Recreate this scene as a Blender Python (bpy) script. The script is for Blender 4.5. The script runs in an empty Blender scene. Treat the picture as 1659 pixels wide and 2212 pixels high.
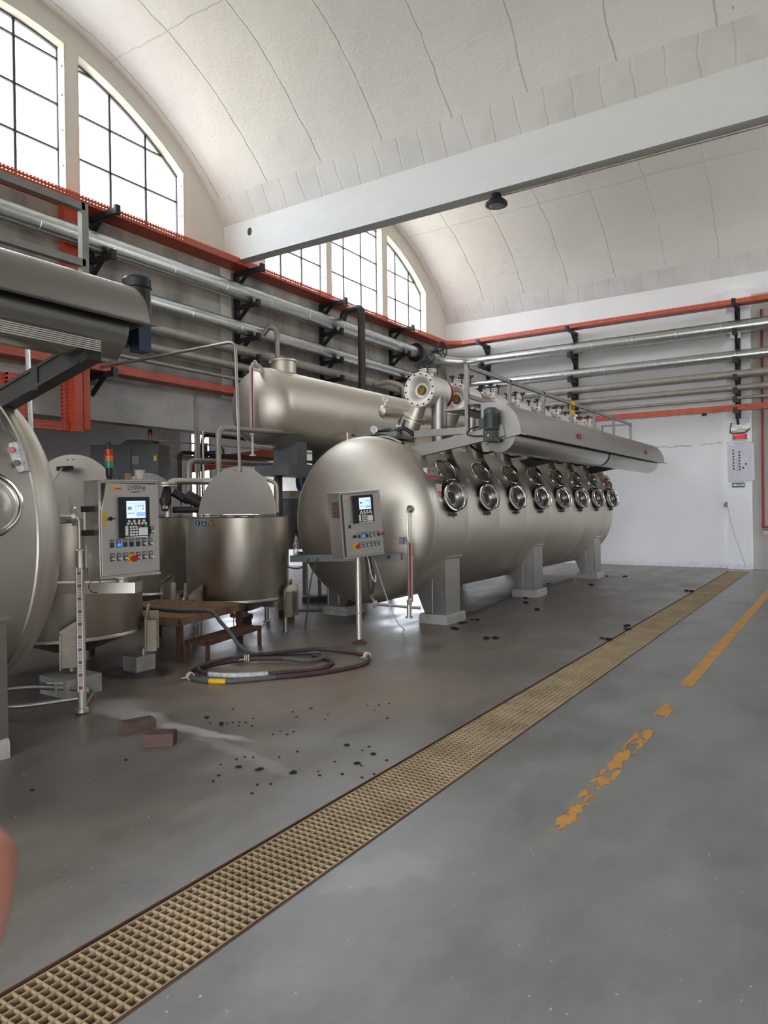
import bpy, bmesh, math, random
from math import sin, cos, pi, radians, sqrt
from mathutils import Vector, Matrix, Euler
random.seed(7)
S = bpy.context.scene
COL = S.collection

# ------------------------------------------------------------------ camera
cam_d = bpy.data.cameras.new('camera'); cam = bpy.data.objects.new('camera', cam_d); COL.objects.link(cam)
cam_d.sensor_fit = 'HORIZONTAL'; cam_d.sensor_width = 36.0
cam_d.lens = 1542.9 / 1659 * 36.0
cam_d.clip_start = 0.01; cam_d.clip_end = 200
_r = Vector((0.8383, 0.5450, -0.0127)); _u = Vector((0.0070, 0.0125, 0.9999)); _f = Vector((-0.5451, 0.8383, -0.0066))
cam.matrix_world = Matrix(((_r.x, _u.x, -_f.x, 0), (_r.y, _u.y, -_f.y, 0), (_r.z, _u.z, -_f.z, 1.6), (0, 0, 0, 1)))
cam_d.dof.use_dof = True; cam_d.dof.focus_distance = 9.0; cam_d.dof.aperture_fstop = 44.0
S.camera = cam

# ------------------------------------------------------------------ light and exposure
SKY = 9.0
wd = bpy.data.worlds.new('sky'); S.world = wd; wd.use_nodes = True
wn = wd.node_tree; wn.nodes.clear()
_o = wn.nodes.new('ShaderNodeOutputWorld'); _b = wn.nodes.new('ShaderNodeBackground')
_tc = wn.nodes.new('ShaderNodeTexCoord'); _sx = wn.nodes.new('ShaderNodeSeparateXYZ'); _cr = wn.nodes.new('ShaderNodeValToRGB')
wn.links.new(_tc.outputs['Generated'], _sx.inputs[0]); wn.links.new(_sx.outputs['Z'], _cr.inputs[0])
_cr.color_ramp.elements[0].position = 0.0; _cr.color_ramp.elements[0].color = (0.55, 0.52, 0.455, 1)
_cr.color_ramp.elements[1].position = 0.04; _cr.color_ramp.elements[1].color = (0.89, 0.95, 1.05, 1)
wn.links.new(_cr.outputs[0], _b.inputs[0]); _b.inputs[1].default_value = SKY
wn.links.new(_b.outputs[0], _o.inputs[0])
S.view_settings.view_transform = 'Standard'; S.view_settings.look = 'None'
S.view_settings.gamma = 1.0; S.view_settings.use_curve_mapping = False
S.view_settings.exposure = 0.3
try:
    S.cycles.use_denoising = True; S.cycles.max_bounces = 9; S.cycles.diffuse_bounces = 5; S.cycles.glossy_bounces = 4
    S.cycles.transparent_max_bounces = 10; S.cycles.transmission_bounces = 6
    S.cycles.caustics_reflective = False; S.cycles.caustics_refractive = False; S.cycles.sample_clamp_indirect = 8.0
except Exception: pass

def portal(name, c, n, w, h):
    L = bpy.data.lights.new(name, 'AREA'); L.shape = 'RECTANGLE'; L.size = w; L.size_y = h; L.energy = 1.0
    L.cycles.is_portal = True
    o = bpy.data.objects.new(name, L); COL.objects.link(o); o.location = c
    o.rotation_euler = Vector(n).to_track_quat('-Z', 'Z').to_euler()
    return o

# ------------------------------------------------------------------ materials
def nodes(name):
    m = bpy.data.materials.new(name); m.use_nodes = True; nt = m.node_tree
    return m, nt, nt.nodes['Principled BSDF']
def N(nt, t, **k):
    n = nt.nodes.new(t)
    for a, v in k.items():
        if a.startswith('i_'): n.inputs[int(a[2:])].default_value = v
        else: setattr(n, a, v)
    return n
def math_(nt, op, a, b=None, c=None):
    n = nt.nodes.new('ShaderNodeMath'); n.operation = op
    for i, v in enumerate((a, b, c)):
        if v is None: continue
        if isinstance(v, (int, float)): n.inputs[i].default_value = v
        else: nt.links.new(v, n.inputs[i])
    return n.outputs[0]
def mixc(nt, fac, a, b):
    n = nt.nodes.new('ShaderNodeMix'); n.data_type = 'RGBA'
    if isinstance(fac, (int, float)): n.inputs[0].default_value = fac
    else: nt.links.new(fac, n.inputs[0])
    for i, v in ((6, a), (7, b)):
        if isinstance(v, tuple): n.inputs[i].default_value = (*v[:3], 1)
        else: nt.links.new(v, n.inputs[i])
    return n.outputs[2]
def ramp(nt, v, p0, p1, c0=(0, 0, 0, 1), c1=(1, 1, 1, 1)):
    n = nt.nodes.new('ShaderNodeValToRGB'); e = n.color_ramp.elements
    e[0].position = p0; e[1].position = p1; e[0].color = c0; e[1].color = c1
    nt.links.new(v, n.inputs[0]); return n.outputs[0]
def coords(nt): return nt.nodes.new('ShaderNodeTexCoord').outputs['Object']
def worldpos(nt): return nt.nodes.new('ShaderNodeNewGeometry').outputs['Position']
def noise(nt, vec, scale, detail=4, rough=0.55, stretch=None):
    if stretch:
        mp = nt.nodes.new('ShaderNodeMapping'); mp.inputs['Scale'].default_value = stretch; nt.links.new(vec, mp.inputs[0]); vec = mp.outputs[0]
    n = nt.nodes.new('ShaderNodeTexNoise'); n.inputs['Scale'].default_value = scale; n.inputs['Detail'].default_value = detail; n.inputs['Roughness'].default_value = rough
    nt.links.new(vec, n.inputs['Vector']); return n.outputs['Fac']
def bump(nt, b, h, strength=0.2, dist=0.01):
    n = nt.nodes.new('ShaderNodeBump'); n.inputs['Strength'].default_value = strength; n.inputs['Distance'].default_value = dist
    nt.links.new(h, n.inputs['Height']); nt.links.new(n.outputs[0], b.inputs['Normal'])
def simple(name, col, rough=0.5, metal=0.0, var=0.12, scale=6.0, bmp=0.0, col2=None, spec=0.5, lo=.35, hi=.7):
    m, nt, b = nodes(name)
    v = worldpos(nt); f = noise(nt, v, scale)
    c2 = col2 or tuple(max(0, x * (1 - var * 2)) for x in col)
    nt.links.new(mixc(nt, ramp(nt, f, lo, hi), col, c2), b.inputs['Base Color'])
    b.inputs['Roughness'].default_value = rough; b.inputs['Metallic'].default_value = metal
    b.inputs['Specular IOR Level'].default_value = spec
    if bmp: bump(nt, b, noise(nt, v, scale * 8), bmp, 0.004)
    return m
def steel(name, col, col2, rough, rvar=0.12, scale=2.2, stretch=(1, 1, 1), bmp=0.03):
    m, nt, b = nodes(name); v = worldpos(nt)
    f = noise(nt, v, scale, 5, 0.6, stretch)
    nt.links.new(mixc(nt, ramp(nt, f, .3, .72), col, col2), b.inputs['Base Color'])
    b.inputs['Metallic'].default_value = 1.0
    r = math_(nt, 'MULTIPLY_ADD', noise(nt, v, scale * 3, 4, .6, stretch), rvar, rough - rvar / 2)
    nt.links.new(r, b.inputs['Roughness'])
    bump(nt, b, noise(nt, v, 2.0, 3), bmp, 0.02)
    return m
def emit(name, col, s, base=(0.02, 0.02, 0.02)):
    m, nt, b = nodes(name); b.inputs['Base Color'].default_value = (*base, 1)
    b.inputs['Emission Color'].default_value = (*col, 1); b.inputs['Emission Strength'].default_value = s
    return m
def clear(name, col=(1, 1, 1), gloss=0.12, rough=0.03):
    m, nt, b = nodes(name); out = nt.nodes['Material Output']; nt.nodes.remove(b)
    t = nt.nodes.new('ShaderNodeBsdfTransparent'); t.inputs[0].default_value = (*col, 1)
    g = nt.nodes.new('ShaderNodeBsdfGlossy'); g.inputs['Roughness'].default_value = rough
    mx = nt.nodes.new('ShaderNodeMixShader'); mx.inputs[0].default_value = gloss
    nt.links.new(t.outputs[0], mx.inputs[1]); nt.links.new(g.outputs[0], mx.inputs[2]); nt.links.new(mx.outputs[0], out.inputs[0])
    return m

M = {}
M['steel'] = steel('satin stainless', (.68, .635, .56), (.60, .555, .485), .48, .12, 1.6, (1, .25, 1))
M['steel_pale'] = steel('pickled stainless', (.80, .76, .72), (.72, .68, .64), .60, .1, 6)
M['steel_vat'] = steel('stained stainless', (.60, .57, .51), (.46, .40, .32), .37, .14, 2.5, (1, 1, .5))
M['steel_dark'] = steel('dull stainless', (.42, .405, .38), (.34, .325, .30), .42, .12, 2.0, (1, .2, 1))
M['steel_drum'] = steel('smooth drum steel', (.44, .43, .41), (.36, .35, .33), .24, .1, 2.0, (1, .3, 2), .12)
M['steel_rim'] = steel('polished stainless', (.66, .64, .60), (.58, .56, .52), .16, .06, 5)
M['steel_cab'] = steel('brushed cabinet steel', (.74, .715, .67), (.66, .635, .595), .40, .1, 3, (1, 1, .2))
M['rail'] = simple('grey rail steel', (.36, .345, .32), .45, .6, .12, 8)
M['galv'] = steel('galvanised cladding', (.66, .69, .69), (.50, .53, .53), .30, .14, 5.0, (2, .6, 2))
M['pipe_dull'] = simple('dull pipe', (.40, .37, .33), .5, .55, .12, 5)
M['black'] = simple('black steel', (.022, .023, .027), .45, .2, .1, 8)
M['pipe_black'] = simple('brown black pipe', (.06, .052, .047), .5, .4, .2, 6)
M['rubber'] = simple('black rubber', (.03, .03, .03), .6, 0, .15, 20)
M['red'] = simple('orange red tray paint', (.56, .085, .038), .45, 0, .12, 3)
M['redband'] = simple('red gasket', (.45, .02, .04), .5)
M['yellow'] = simple('sign yellow', (.80, .47, .01), .45, 0, .06, 9)
M['yellow_em'] = simple('emblem yellow', (.55, .33, .03), .45, 0, .1, 30)
M['green_motor'] = simple('grey green motor paint', (.075, .095, .095), .45, .1, .1, 9)
M['grey_paint'] = simple('dark grey cabinet paint', (.052, .054, .056), .5, 0, .12, 3)
M['arm_shade'] = simple('arm paint with painted shade', (.035, .034, .033), .55, 0, .2, 5)  # arm colour darkened to stand for the shadow it lies in
M['bottle_label'] = simple('pink white bottle label', (.55, .33, .31), .5, 0, .3, 60)
M['leg_stain'] = steel('brown stained leg steel', (.42, .38, .32), (.26, .21, .15), .5, .14, 4)
M['midgrey'] = simple('mid grey paint', (.21, .22, .225), .5, 0, .12, 3)
M['white_pl'] = simple('white plastic', (.78, .78, .76), .4, 0, .05, 9)
M['paper'] = simple('paper', (.64, .65, .71), .8, 0, .03, 3)
M['ink'] = simple('ink', (.06, .065, .08), .7)
M['inkgrey'] = simple('grey ink', (.28, .29, .33), .7)
M['darkgreen'] = simple('sign green', (.004, .075, .06), .5, 0, .05, 9)
M['blue'] = simple('sign blue', (.015, .10, .33), .45, 0, .05, 9)
M['blue_valve'] = simple('blue valve paint', (.02, .04, .09), .4, .1, .1, 9)
M['rust'] = simple('rusty plate', (.30, .18, .105), .75, .1, .2, 5, .2, (.16, .075, .04))
M['rust_dark'] = simple('dark rust', (.12, .05, .03), .8, .1, .2, 7, .2)
M['brick'] = simple('red brick', (.115, .058, .050), .9, 0, .2, 14, .5, (.072, .042, .036))
M['concrete'] = simple('block concrete', (.42, .40, .36), .85, 0, .15, 7, .4)
M['card'] = simple('cardboard', (.45, .25, .10), .8)
M['cream'] = simple('cream plastic', (.68, .62, .52), .5)
M['grating'] = simple('tan grating', (.40, .30, .18), .7, 0, .2, 3, 0, (.27, .195, .115))
M['pit'] = simple('dark drain channel', (.018, .014, .011), .8, 0, .2, 5)
M['lint'] = simple('black lint', (.006, .006, .007), .9)
M['hose'] = simple('maroon hose', (.075, .035, .04), .5, 0, .2, 8)
M['hose_g'] = simple('grey hose', (.10, .105, .105), .5, 0, .1, 8)
M['rope'] = simple('white cord', (.72, .66, .55), .8)
M['gasket'] = simple('black gasket', (.015, .015, .015), .5)
M['lid_reflection'] = simple('steel lid with painted reflection', (.70, .72, .75), .35, .3, .06, 4)  # bright reflection on the steel lid, put into its base colour
M['dial'] = simple('gauge face', (.80, .80, .77), .4)
M['glass'] = clear('clear glass', (.92, .94, .93), .14)
M['bottle'] = clear('clear bottle plastic', (.84, .88, .91), .30, .12)
M['plasticwrap'] = simple('crinkled clear wrap', (.62, .62, .60), .2, 0, .25, 30, .5)
M['lens'] = simple('lamp lens', (.28, .27, .30), .25, 0, .2, 20)
M['screen'] = emit('lit screen', (.62, .76, .92), 1.0)
M['screen_dark'] = emit('screen blue field', (.25, .45, .78), 1.0)
M['screen_ink'] = emit('screen ink', (.28, .36, .55), .6)
M['led'] = emit('red led', (1.0, .05, .08), 1.3, (.3, 0, 0))
M['blue_lit'] = emit('lit blue button', (.02, .12, 1.0), 2.2)
M['btn_green'] = simple('green button', (.01, .10, .05), .3)
M['btn_blue'] = simple('dark blue button', (.015, .04, .12), .3)
M['red_pl'] = simple('red plastic', (.50, .02, .015), .3)
M['amber_pl'] = simple('amber plastic', (.75, .17, .01), .3)
M['green_pl'] = simple('green plastic', (.01, .30, .13), .3)
M['orange'] = simple('orange sticker', (.85, .35, .14), .5)
M['skin'] = simple('skin', (.62, .26, .19), .5, 0, .12, 120)
M['water_red'] = simple('red indicator', (.35, .03, .04), .4)
M['frame'] = simple('dark window bar', (.05, .05, .055), .5)
M['trimwhite'] = simple('cream window surround', (.76, .72, .62), .7, 0, .1, 4, .3)

def plaster(name, col, dirt, amt=.5, scale=1.1, stretch=(1, 1, .5), lo=.48, hi=.75, bmp=.25):
    m, nt, b = nodes(name); v = worldpos(nt)
    f = noise(nt, v, scale, 7, .62, stretch); g = noise(nt, v, 9, 5, .6)
    c = mixc(nt, math_(nt, 'MULTIPLY', ramp(nt, f, lo, hi), amt), col, dirt)
    c = mixc(nt, math_(nt, 'MULTIPLY', ramp(nt, g, .62, .75), amt * .5), c, dirt)
    nt.links.new(c, b.inputs['Base Color']); b.inputs['Roughness'].default_value = .9; b.inputs['Specular IOR Level'].default_value = .25
    h = math_(nt, 'ADD', noise(nt, v, 3.2, 6, .6), math_(nt, 'MULTIPLY', noise(nt, v, 26, 4), .25))
    bump(nt, b, h, bmp, .03)
    return m
M['wall_white'] = plaster('white painted plaster', (.85, .86, .87), (.70, .69, .67), .45)
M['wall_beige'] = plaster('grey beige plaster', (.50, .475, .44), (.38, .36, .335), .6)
M['wall_cream'] = plaster('cream plaster', (.76, .73, .66), (.62, .59, .53), .4)
M['wall_grey'] = plaster('stained grey render', (.56, .525, .49), (.20, .19, .18), .9, 1.1, (1, .8, .28), .40, .62)
M['lintel'] = plaster('raw concrete lintel', (.56, .545, .52), (.24, .23, .22), .75, 1.3, (1, .5, .7), .46, .68)
M['annex'] = plaster('annex plaster', (.66, .66, .68), (.50, .48, .48), .5)
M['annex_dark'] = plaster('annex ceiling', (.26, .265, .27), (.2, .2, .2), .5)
M['beam'] = plaster('pale grey beam paint', (.76, .78, .79), (.62, .63, .63), .35, .8, (.6, 1, 2))

def back_mat():
    m, nt, b = nodes('white back wall plaster'); v = worldpos(nt)
    sx = nt.nodes.new('ShaderNodeSeparateXYZ'); nt.links.new(v, sx.inputs[0])
    f = noise(nt, v, 1.1, 7, .62); g = noise(nt, v, 7, 6, .65)
    c = mixc(nt, math_(nt, 'MULTIPLY', ramp(nt, f, .48, .75), .35), (.88, .89, .91), (.76, .76, .775))
    low = math_(nt, 'SUBTRACT', 1.0, ramp(nt, math_(nt, 'ADD', sx.outputs[2], math_(nt, 'MULTIPLY', g, .35)), .14, .32))
    peel = math_(nt, 'MULTIPLY', low, ramp(nt, noise(nt, v, 14, 5, .7, (1, 1, 2.5)), .42, .55))
    c = mixc(nt, math_(nt, 'MULTIPLY', peel, .55), c, (.40, .40, .41))
    mid = math_(nt, 'SUBTRACT', 1.0, ramp(nt, math_(nt, 'ADD', sx.outputs[2], math_(nt, 'MULTIPLY', g, .8)), .25, 1.0))
    c = mixc(nt, math_(nt, 'MULTIPLY', math_(nt, 'MULTIPLY', mid, ramp(nt, noise(nt, v, 22, 4, .6, (1, 1, 2.2)), .58, .66)), .5), c, (.50, .51, .54))
    wob = math_(nt, 'MULTIPLY', math_(nt, 'SUBTRACT', noise(nt, v, 2.2, 7, .7), .5), .22)
    d = math_(nt, 'ABSOLUTE', math_(nt, 'SUBTRACT', math_(nt, 'ADD', sx.outputs[2], wob), 3.05))
    crk = math_(nt, 'MULTIPLY', math_(nt, 'SUBTRACT', 1.0, ramp(nt, d, .004, .014)), ramp(nt, noise(nt, v, 3, 3), .40, .5))
    c = mixc(nt, math_(nt, 'MULTIPLY', crk, .75), c, (.22, .21, .20))
    nt.links.new(c, b.inputs['Base Color']); b.inputs['Roughness'].default_value = .9; b.inputs['Specular IOR Level'].default_value = .25
    bump(nt, b, math_(nt, 'SUBTRACT', math_(nt, 'ADD', noise(nt, v, 3.2, 6, .6), math_(nt, 'MULTIPLY', g, .3)), math_(nt, 'MULTIPLY', peel, .4)), .3, .03)
    return m
M['wall_back'] = back_mat()
def vault_mat():
    m, nt, b = nodes('white vault plaster'); v = worldpos(nt)
    sx = nt.nodes.new('ShaderNodeSeparateXYZ'); nt.links.new(v, sx.inputs[0])
    wob = math_(nt, 'MULTIPLY', math_(nt, 'SUBTRACT', noise(nt, v, 1.3, 5, .65), .5), .16)
    x = math_(nt, 'ADD', sx.outputs[0], wob)
    fx = math_(nt, 'ABSOLUTE', math_(nt, 'SUBTRACT', math_(nt, 'FRACT', math_(nt, 'DIVIDE', math_(nt, 'ADD', x, 36.125), 1.243)), .5))
    lx = ramp(nt, fx, .490, .5)                       # 1 on transverse joints
    y = math_(nt, 'ADD', sx.outputs[1], wob)
    fy = math_(nt, 'ABSOLUTE', math_(nt, 'SUBTRACT', math_(nt, 'FRACT', math_(nt, 'DIVIDE', math_(nt, 'ADD', y, 36.55), 2.32)), .5))
    ly = ramp(nt, fy, .494, .5)
    crk = math_(nt, 'MAXIMUM', lx, math_(nt, 'MULTIPLY', ly, .5))
    brk = ramp(nt, noise(nt, v, 1.6, 5), .46, .66)
    cm = math_(nt, 'MULTIPLY', crk, math_(nt, 'MULTIPLY_ADD', brk, .75, .12))
    f = noise(nt, v, .8, 6, .6)
    c = mixc(nt, math_(nt, 'MULTIPLY', ramp(nt, f, .45, .75), .5), (.86, .855, .835), (.75, .745, .725))
    c = mixc(nt, math_(nt, 'MULTIPLY', cm, .42), c, (.46, .45, .43))
    sp = ramp(nt, noise(nt, v, 17, 3, .5), .735, .76)
    spm = math_(nt, 'MULTIPLY', sp, ramp(nt, noise(nt, v, .7, 2), .5, .62))
    c = mixc(nt, math_(nt, 'MULTIPLY', spm, .8), c, (.18, .17, .16))
    nt.links.new(c, b.inputs['Base Color']); b.inputs['Roughness'].default_value = .9; b.inputs['Specular IOR Level'].default_value = .2
    h = math_(nt, 'SUBTRACT', math_(nt, 'ADD', noise(nt, v, 2.4, 6, .6), math_(nt, 'MULTIPLY', noise(nt, v, 20, 4), .2)), math_(nt, 'MULTIPLY', crk, .9))
    bump(nt, b, h, .65, .04)
    return m
M['vault'] = vault_mat()
def cornice_mat():
    m, nt, b = nodes('quilted cornice plaster'); v = worldpos(nt)
    sx = nt.nodes.new('ShaderNodeSeparateXYZ'); nt.links.new(v, sx.inputs[0])
    wob = math_(nt, 'MULTIPLY', noise(nt, v, 2.0, 4), .18)
    fx = math_(nt, 'ABSOLUTE', math_(nt, 'SUBTRACT', math_(nt, 'FRACT', math_(nt, 'DIVIDE', math_(nt, 'ADD', sx.outputs[0], math_(nt, 'ADD', wob, 40)), .41)), .5))
    l = ramp(nt, fx, .44, .5)
    f = noise(nt, v, 1.4, 6, .6)
    c = mixc(nt, math_(nt, 'MULTIPLY', ramp(nt, f, .42, .72), .6), (.76, .76, .75), (.58, .575, .56))
    nt.links.new(c, b.inputs['Base Color']); b.inputs['Roughness'].default_value = .9
    h = math_(nt, 'SUBTRACT', noise(nt, v, 4, 5), math_(nt, 'MULTIPLY', l, 1.0))
    bump(nt, b, h, .35, .03)
    return m
M['cornice'] = cornice_mat()

def floor_mat():
    m, nt, b = nodes('power floated concrete'); v = worldpos(nt)
    sx = nt.nodes.new('ShaderNodeSeparateXYZ'); nt.links.new(v, sx.inputs[0])
    big = noise(nt, v, .55, 7, .62); mid = noise(nt, v, 2.6, 7, .65, (1, .45, 1)); fine = noise(nt, v, 60, 4, .6)
    grey = mixc(nt, ramp(nt, mid, .32, .68), (.165, .166, .162), (.265, .268, .26))
    brown = mixc(nt, ramp(nt, mid, .32, .68), (.120, .102, .085), (.212, .187, .160))
    left = ramp(nt, math_(nt, 'ADD', math_(nt, 'MULTIPLY', sx.outputs[0], -.34), math_(nt, 'MULTIPLY', math_(nt, 'SUBTRACT', big, .5), 1.6)), .55, 1.05)
    c = mixc(nt, left, grey, brown)
    c = mixc(nt, math_(nt, 'MULTIPLY', ramp(nt, big, .48, .66), .5), c, (.115, .108, .10))
    def blob(loc, scl, rot, c_in, col, amt, dist=.28, ns=3.0, lo=.0, hi=.45):
        dn = nt.nodes.new('ShaderNodeTexNoise'); dn.inputs['Scale'].default_value = ns; dn.inputs['Detail'].default_value = 5; nt.links.new(v, dn.inputs['Vector'])
        va = nt.nodes.new('ShaderNodeVectorMath'); va.operation = 'MULTIPLY_ADD'; va.inputs[1].default_value = (dist, dist, 0); nt.links.new(dn.outputs['Color'], va.inputs[0]); nt.links.new(v, va.inputs[2])
        mp = nt.nodes.new('ShaderNodeMapping'); mp.vector_type = 'TEXTURE'
        mp.inputs['Location'].default_value = (loc[0] + dist * .5, loc[1] + dist * .5, 0); mp.inputs['Rotation'].default_value = (0, 0, rot); mp.inputs['Scale'].default_value = (*scl, 1)
        nt.links.new(va.outputs[0], mp.inputs[0])
        gr = nt.nodes.new('ShaderNodeTexGradient'); gr.gradient_type = 'SPHERICAL'; nt.links.new(mp.outputs[0], gr.inputs[0])
        return mixc(nt, math_(nt, 'MULTIPLY', ramp(nt, gr.outputs['Fac'], lo, hi), amt), c_in, col)
    c = blob((-4.2, 5.0), (1.9, 1.2), .3, c, (.27, .20, .155), .65)          # brownish dried patch before the hoses
    c = blob((-5.05, 3.68), (.33, .30), 0, c, (.42, .41, .38), .85)           # pale dried spill
    c = blob((-4.55, 3.60), (.52, .15), -.05, c, (.42, .41, .38), .8)
    c = blob((-3.95, 3.57), (.55, .085), .06, c, (.46, .45, .42), .95, .15, 4)
    c = blob((-3.45, 3.40), (.8, .07), -.2, c, (.32, .31, .29), .5, .2, 4)
    c = blob((-5.93, 4.58), (.42, .34), .2, c, (.045, .036, .03), .95, .10, 5, 0, .2)   # damp ring round the vat foot
    c = blob((-3.9, 2.4), (.9, .6), .4, c, (.10, .09, .082), .5)
    c = blob((-1.72, 2.62), (.34, .17), 1.0, c, (.38, .38, .37), .35, .35, 7)   # painted sheen: reflected light as a pale patch right of the drain
    c = blob((-1.15, 2.2), (.22, .12), 1.0, c, (.16, .16, .16), .45, .15, 6)
    sp = ramp(nt, noise(nt, v, 38, 2, .4), .74, .775)
    c = mixc(nt, math_(nt, 'MULTIPLY', sp, .75), c, (.62, .61, .57))
    nt.links.new(c, b.inputs['Base Color'])
    r = math_(nt, 'MULTIPLY_ADD', ramp(nt, mid, .35, .7), .22, .30)
    nt.links.new(r, b.inputs['Roughness']); b.inputs['Specular IOR Level'].default_value = .45
    bump(nt, b, math_(nt, 'ADD', mid, math_(nt, 'MULTIPLY', fine, .25)), .12, .01)
    return m
M['floor'] = floor_mat()

def perforated(name, base, along, row, period=.055, rowp=.05, slot=.48, rowfill=.17):
    m, nt, b = nodes(name); v = worldpos(nt); out = nt.nodes['Material Output']
    sx = nt.nodes.new('ShaderNodeSeparateXYZ'); nt.links.new(v, sx.inputs[0])
    a = math_(nt, 'FRACT', math_(nt, 'DIVIDE', math_(nt, 'ADD', sx.outputs[along], 50), period))
    r = math_(nt, 'FRACT', math_(nt, 'DIVIDE', math_(nt, 'ADD', sx.outputs[row], 50), rowp))
    hole = math_(nt, 'MULTIPLY', math_(nt, 'LESS_THAN', a, slot), math_(nt, 'LESS_THAN', r, rowfill))
    f = noise(nt, v, 3)
    nt.links.new(mixc(nt, ramp(nt, f, .35, .7), base, tuple(x * .78 for x in base)), b.inputs['Base Color']); b.inputs['Roughness'].default_value = .45
    t = nt.nodes.new('ShaderNodeBsdfTransparent'); mx = nt.nodes.new('ShaderNodeMixShader')
    nt.links.new(hole, mx.inputs[0]); nt.links.new(b.outputs[0], mx.inputs[1]); nt.links.new(t.outputs[0], mx.inputs[2]); nt.links.new(mx.outputs[0], out.inputs[0])
    return m
RED = (.56, .085, .038)
M['red_side_y'] = perforated('perforated red tray side y', RED, 1, 2)
M['red_side_x'] = perforated('perforated red tray side x', RED, 0, 2)
M['red_bot_y'] = perforated('perforated red tray bottom y', RED, 1, 0, .055, .05, .4, .15)
M['red_bot_x'] = perforated('perforated red tray bottom x', RED, 0, 1, .055, .05, .4, .15)
M['red_side_z'] = perforated('perforated red tray upright', RED, 2, 1, .06, .05, .45, .2)

def pane_mat():
    m, nt, b = nodes('dusty window glass'); out = nt.nodes['Material Output']; nt.nodes.remove(b)
    t = nt.nodes.new('ShaderNodeBsdfTransparent'); t.inputs[0].default_value = (.93, .95, .95, 1)
    tl = nt.nodes.new('ShaderNodeBsdfTranslucent'); tl.inputs[0].default_value = (.9, .9, .88, 1)
    mx = nt.nodes.new('ShaderNodeMixShader'); mx.inputs[0].default_value = .12
    nt.links.new(t.outputs[0], mx.inputs[1]); nt.links.new(tl.outputs[0], mx.inputs[2]); nt.links.new(mx.outputs[0], out.inputs[0])
    return m
M['pane'] = pane_mat()

def line_mat():
    m, nt, b = nodes('worn floor paint'); out = nt.nodes['Material Output']; v = worldpos(nt)
    sx = nt.nodes.new('ShaderNodeSeparateXYZ'); nt.links.new(v, sx.inputs[0])
    f = noise(nt, v, 9, 6, .7, (1.6, .55, 1)); g = noise(nt, v, 2.0, 3)
    # paint is whole beyond y = 6.5 m and worn to scraps nearer the lens
    wear = nt.nodes.new('ShaderNodeValToRGB'); e = wear.color_ramp.elements
    pts = [(0, 0.3), (.10, .38), (.165, .42), (.185, .56), (.24, .60), (.275, .60), (.282, .46), (.292, .48), (.30, .60), (.318, .56), (.322, .40), (.347, .40), (.352, .78), (.45, .85), (1, .90)]
    while len(e) < len(pts): e.new(.5)
    for el, (p, q) in zip(e, pts): el.position = p; el.color = (q, q, q, 1)
    nt.links.new(math_(nt, 'DIVIDE', sx.outputs[1], 19.0), wear.inputs[0])
    keep = math_(nt, 'GREATER_THAN', math_(nt, 'ADD', math_(nt, 'MULTIPLY_ADD', wear.outputs[0], 1.0, -.08), math_(nt, 'MULTIPLY', math_(nt, 'SUBTRACT', g, .5), .12)), f)
    nt.links.new(mixc(nt, ramp(nt, noise(nt, v, 5, 5), .35, .7), (.62, .30, .055), (.45, .235, .07)), b.inputs['Base Color']); b.inputs['Roughness'].default_value = .6
    t = nt.nodes.new('ShaderNodeBsdfTransparent'); mx = nt.nodes.new('ShaderNodeMixShader')
    nt.links.new(keep, mx.inputs[0]); nt.links.new(t.outputs[0], mx.inputs[1]); nt.links.new(b.outputs[0], mx.inputs[2]); nt.links.new(mx.outputs[0], out.inputs[0])
    return m
M['line'] = line_mat()
def scale_mat():
    m, nt, b = nodes('red and white level scale'); v = worldpos(nt)
    sx = nt.nodes.new('ShaderNodeSeparateXYZ'); nt.links.new(v, sx.inputs[0])
    big = math_(nt, 'LESS_THAN', math_(nt, 'FRACT', math_(nt, 'DIVIDE', sx.outputs[2], .10)), .22)
    tick = math_(nt, 'LESS_THAN', math_(nt, 'FRACT', math_(nt, 'DIVIDE', sx.outputs[2], .02)), .35)
    c = mixc(nt, tick, (.75, .74, .72), (.30, .30, .31)); c = mixc(nt, big, c, (.52, .03, .04))
    nt.links.new(c, b.inputs['Base Color']); b.inputs['Roughness'].default_value = .4
    return m
M['scale'] = scale_mat()

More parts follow.
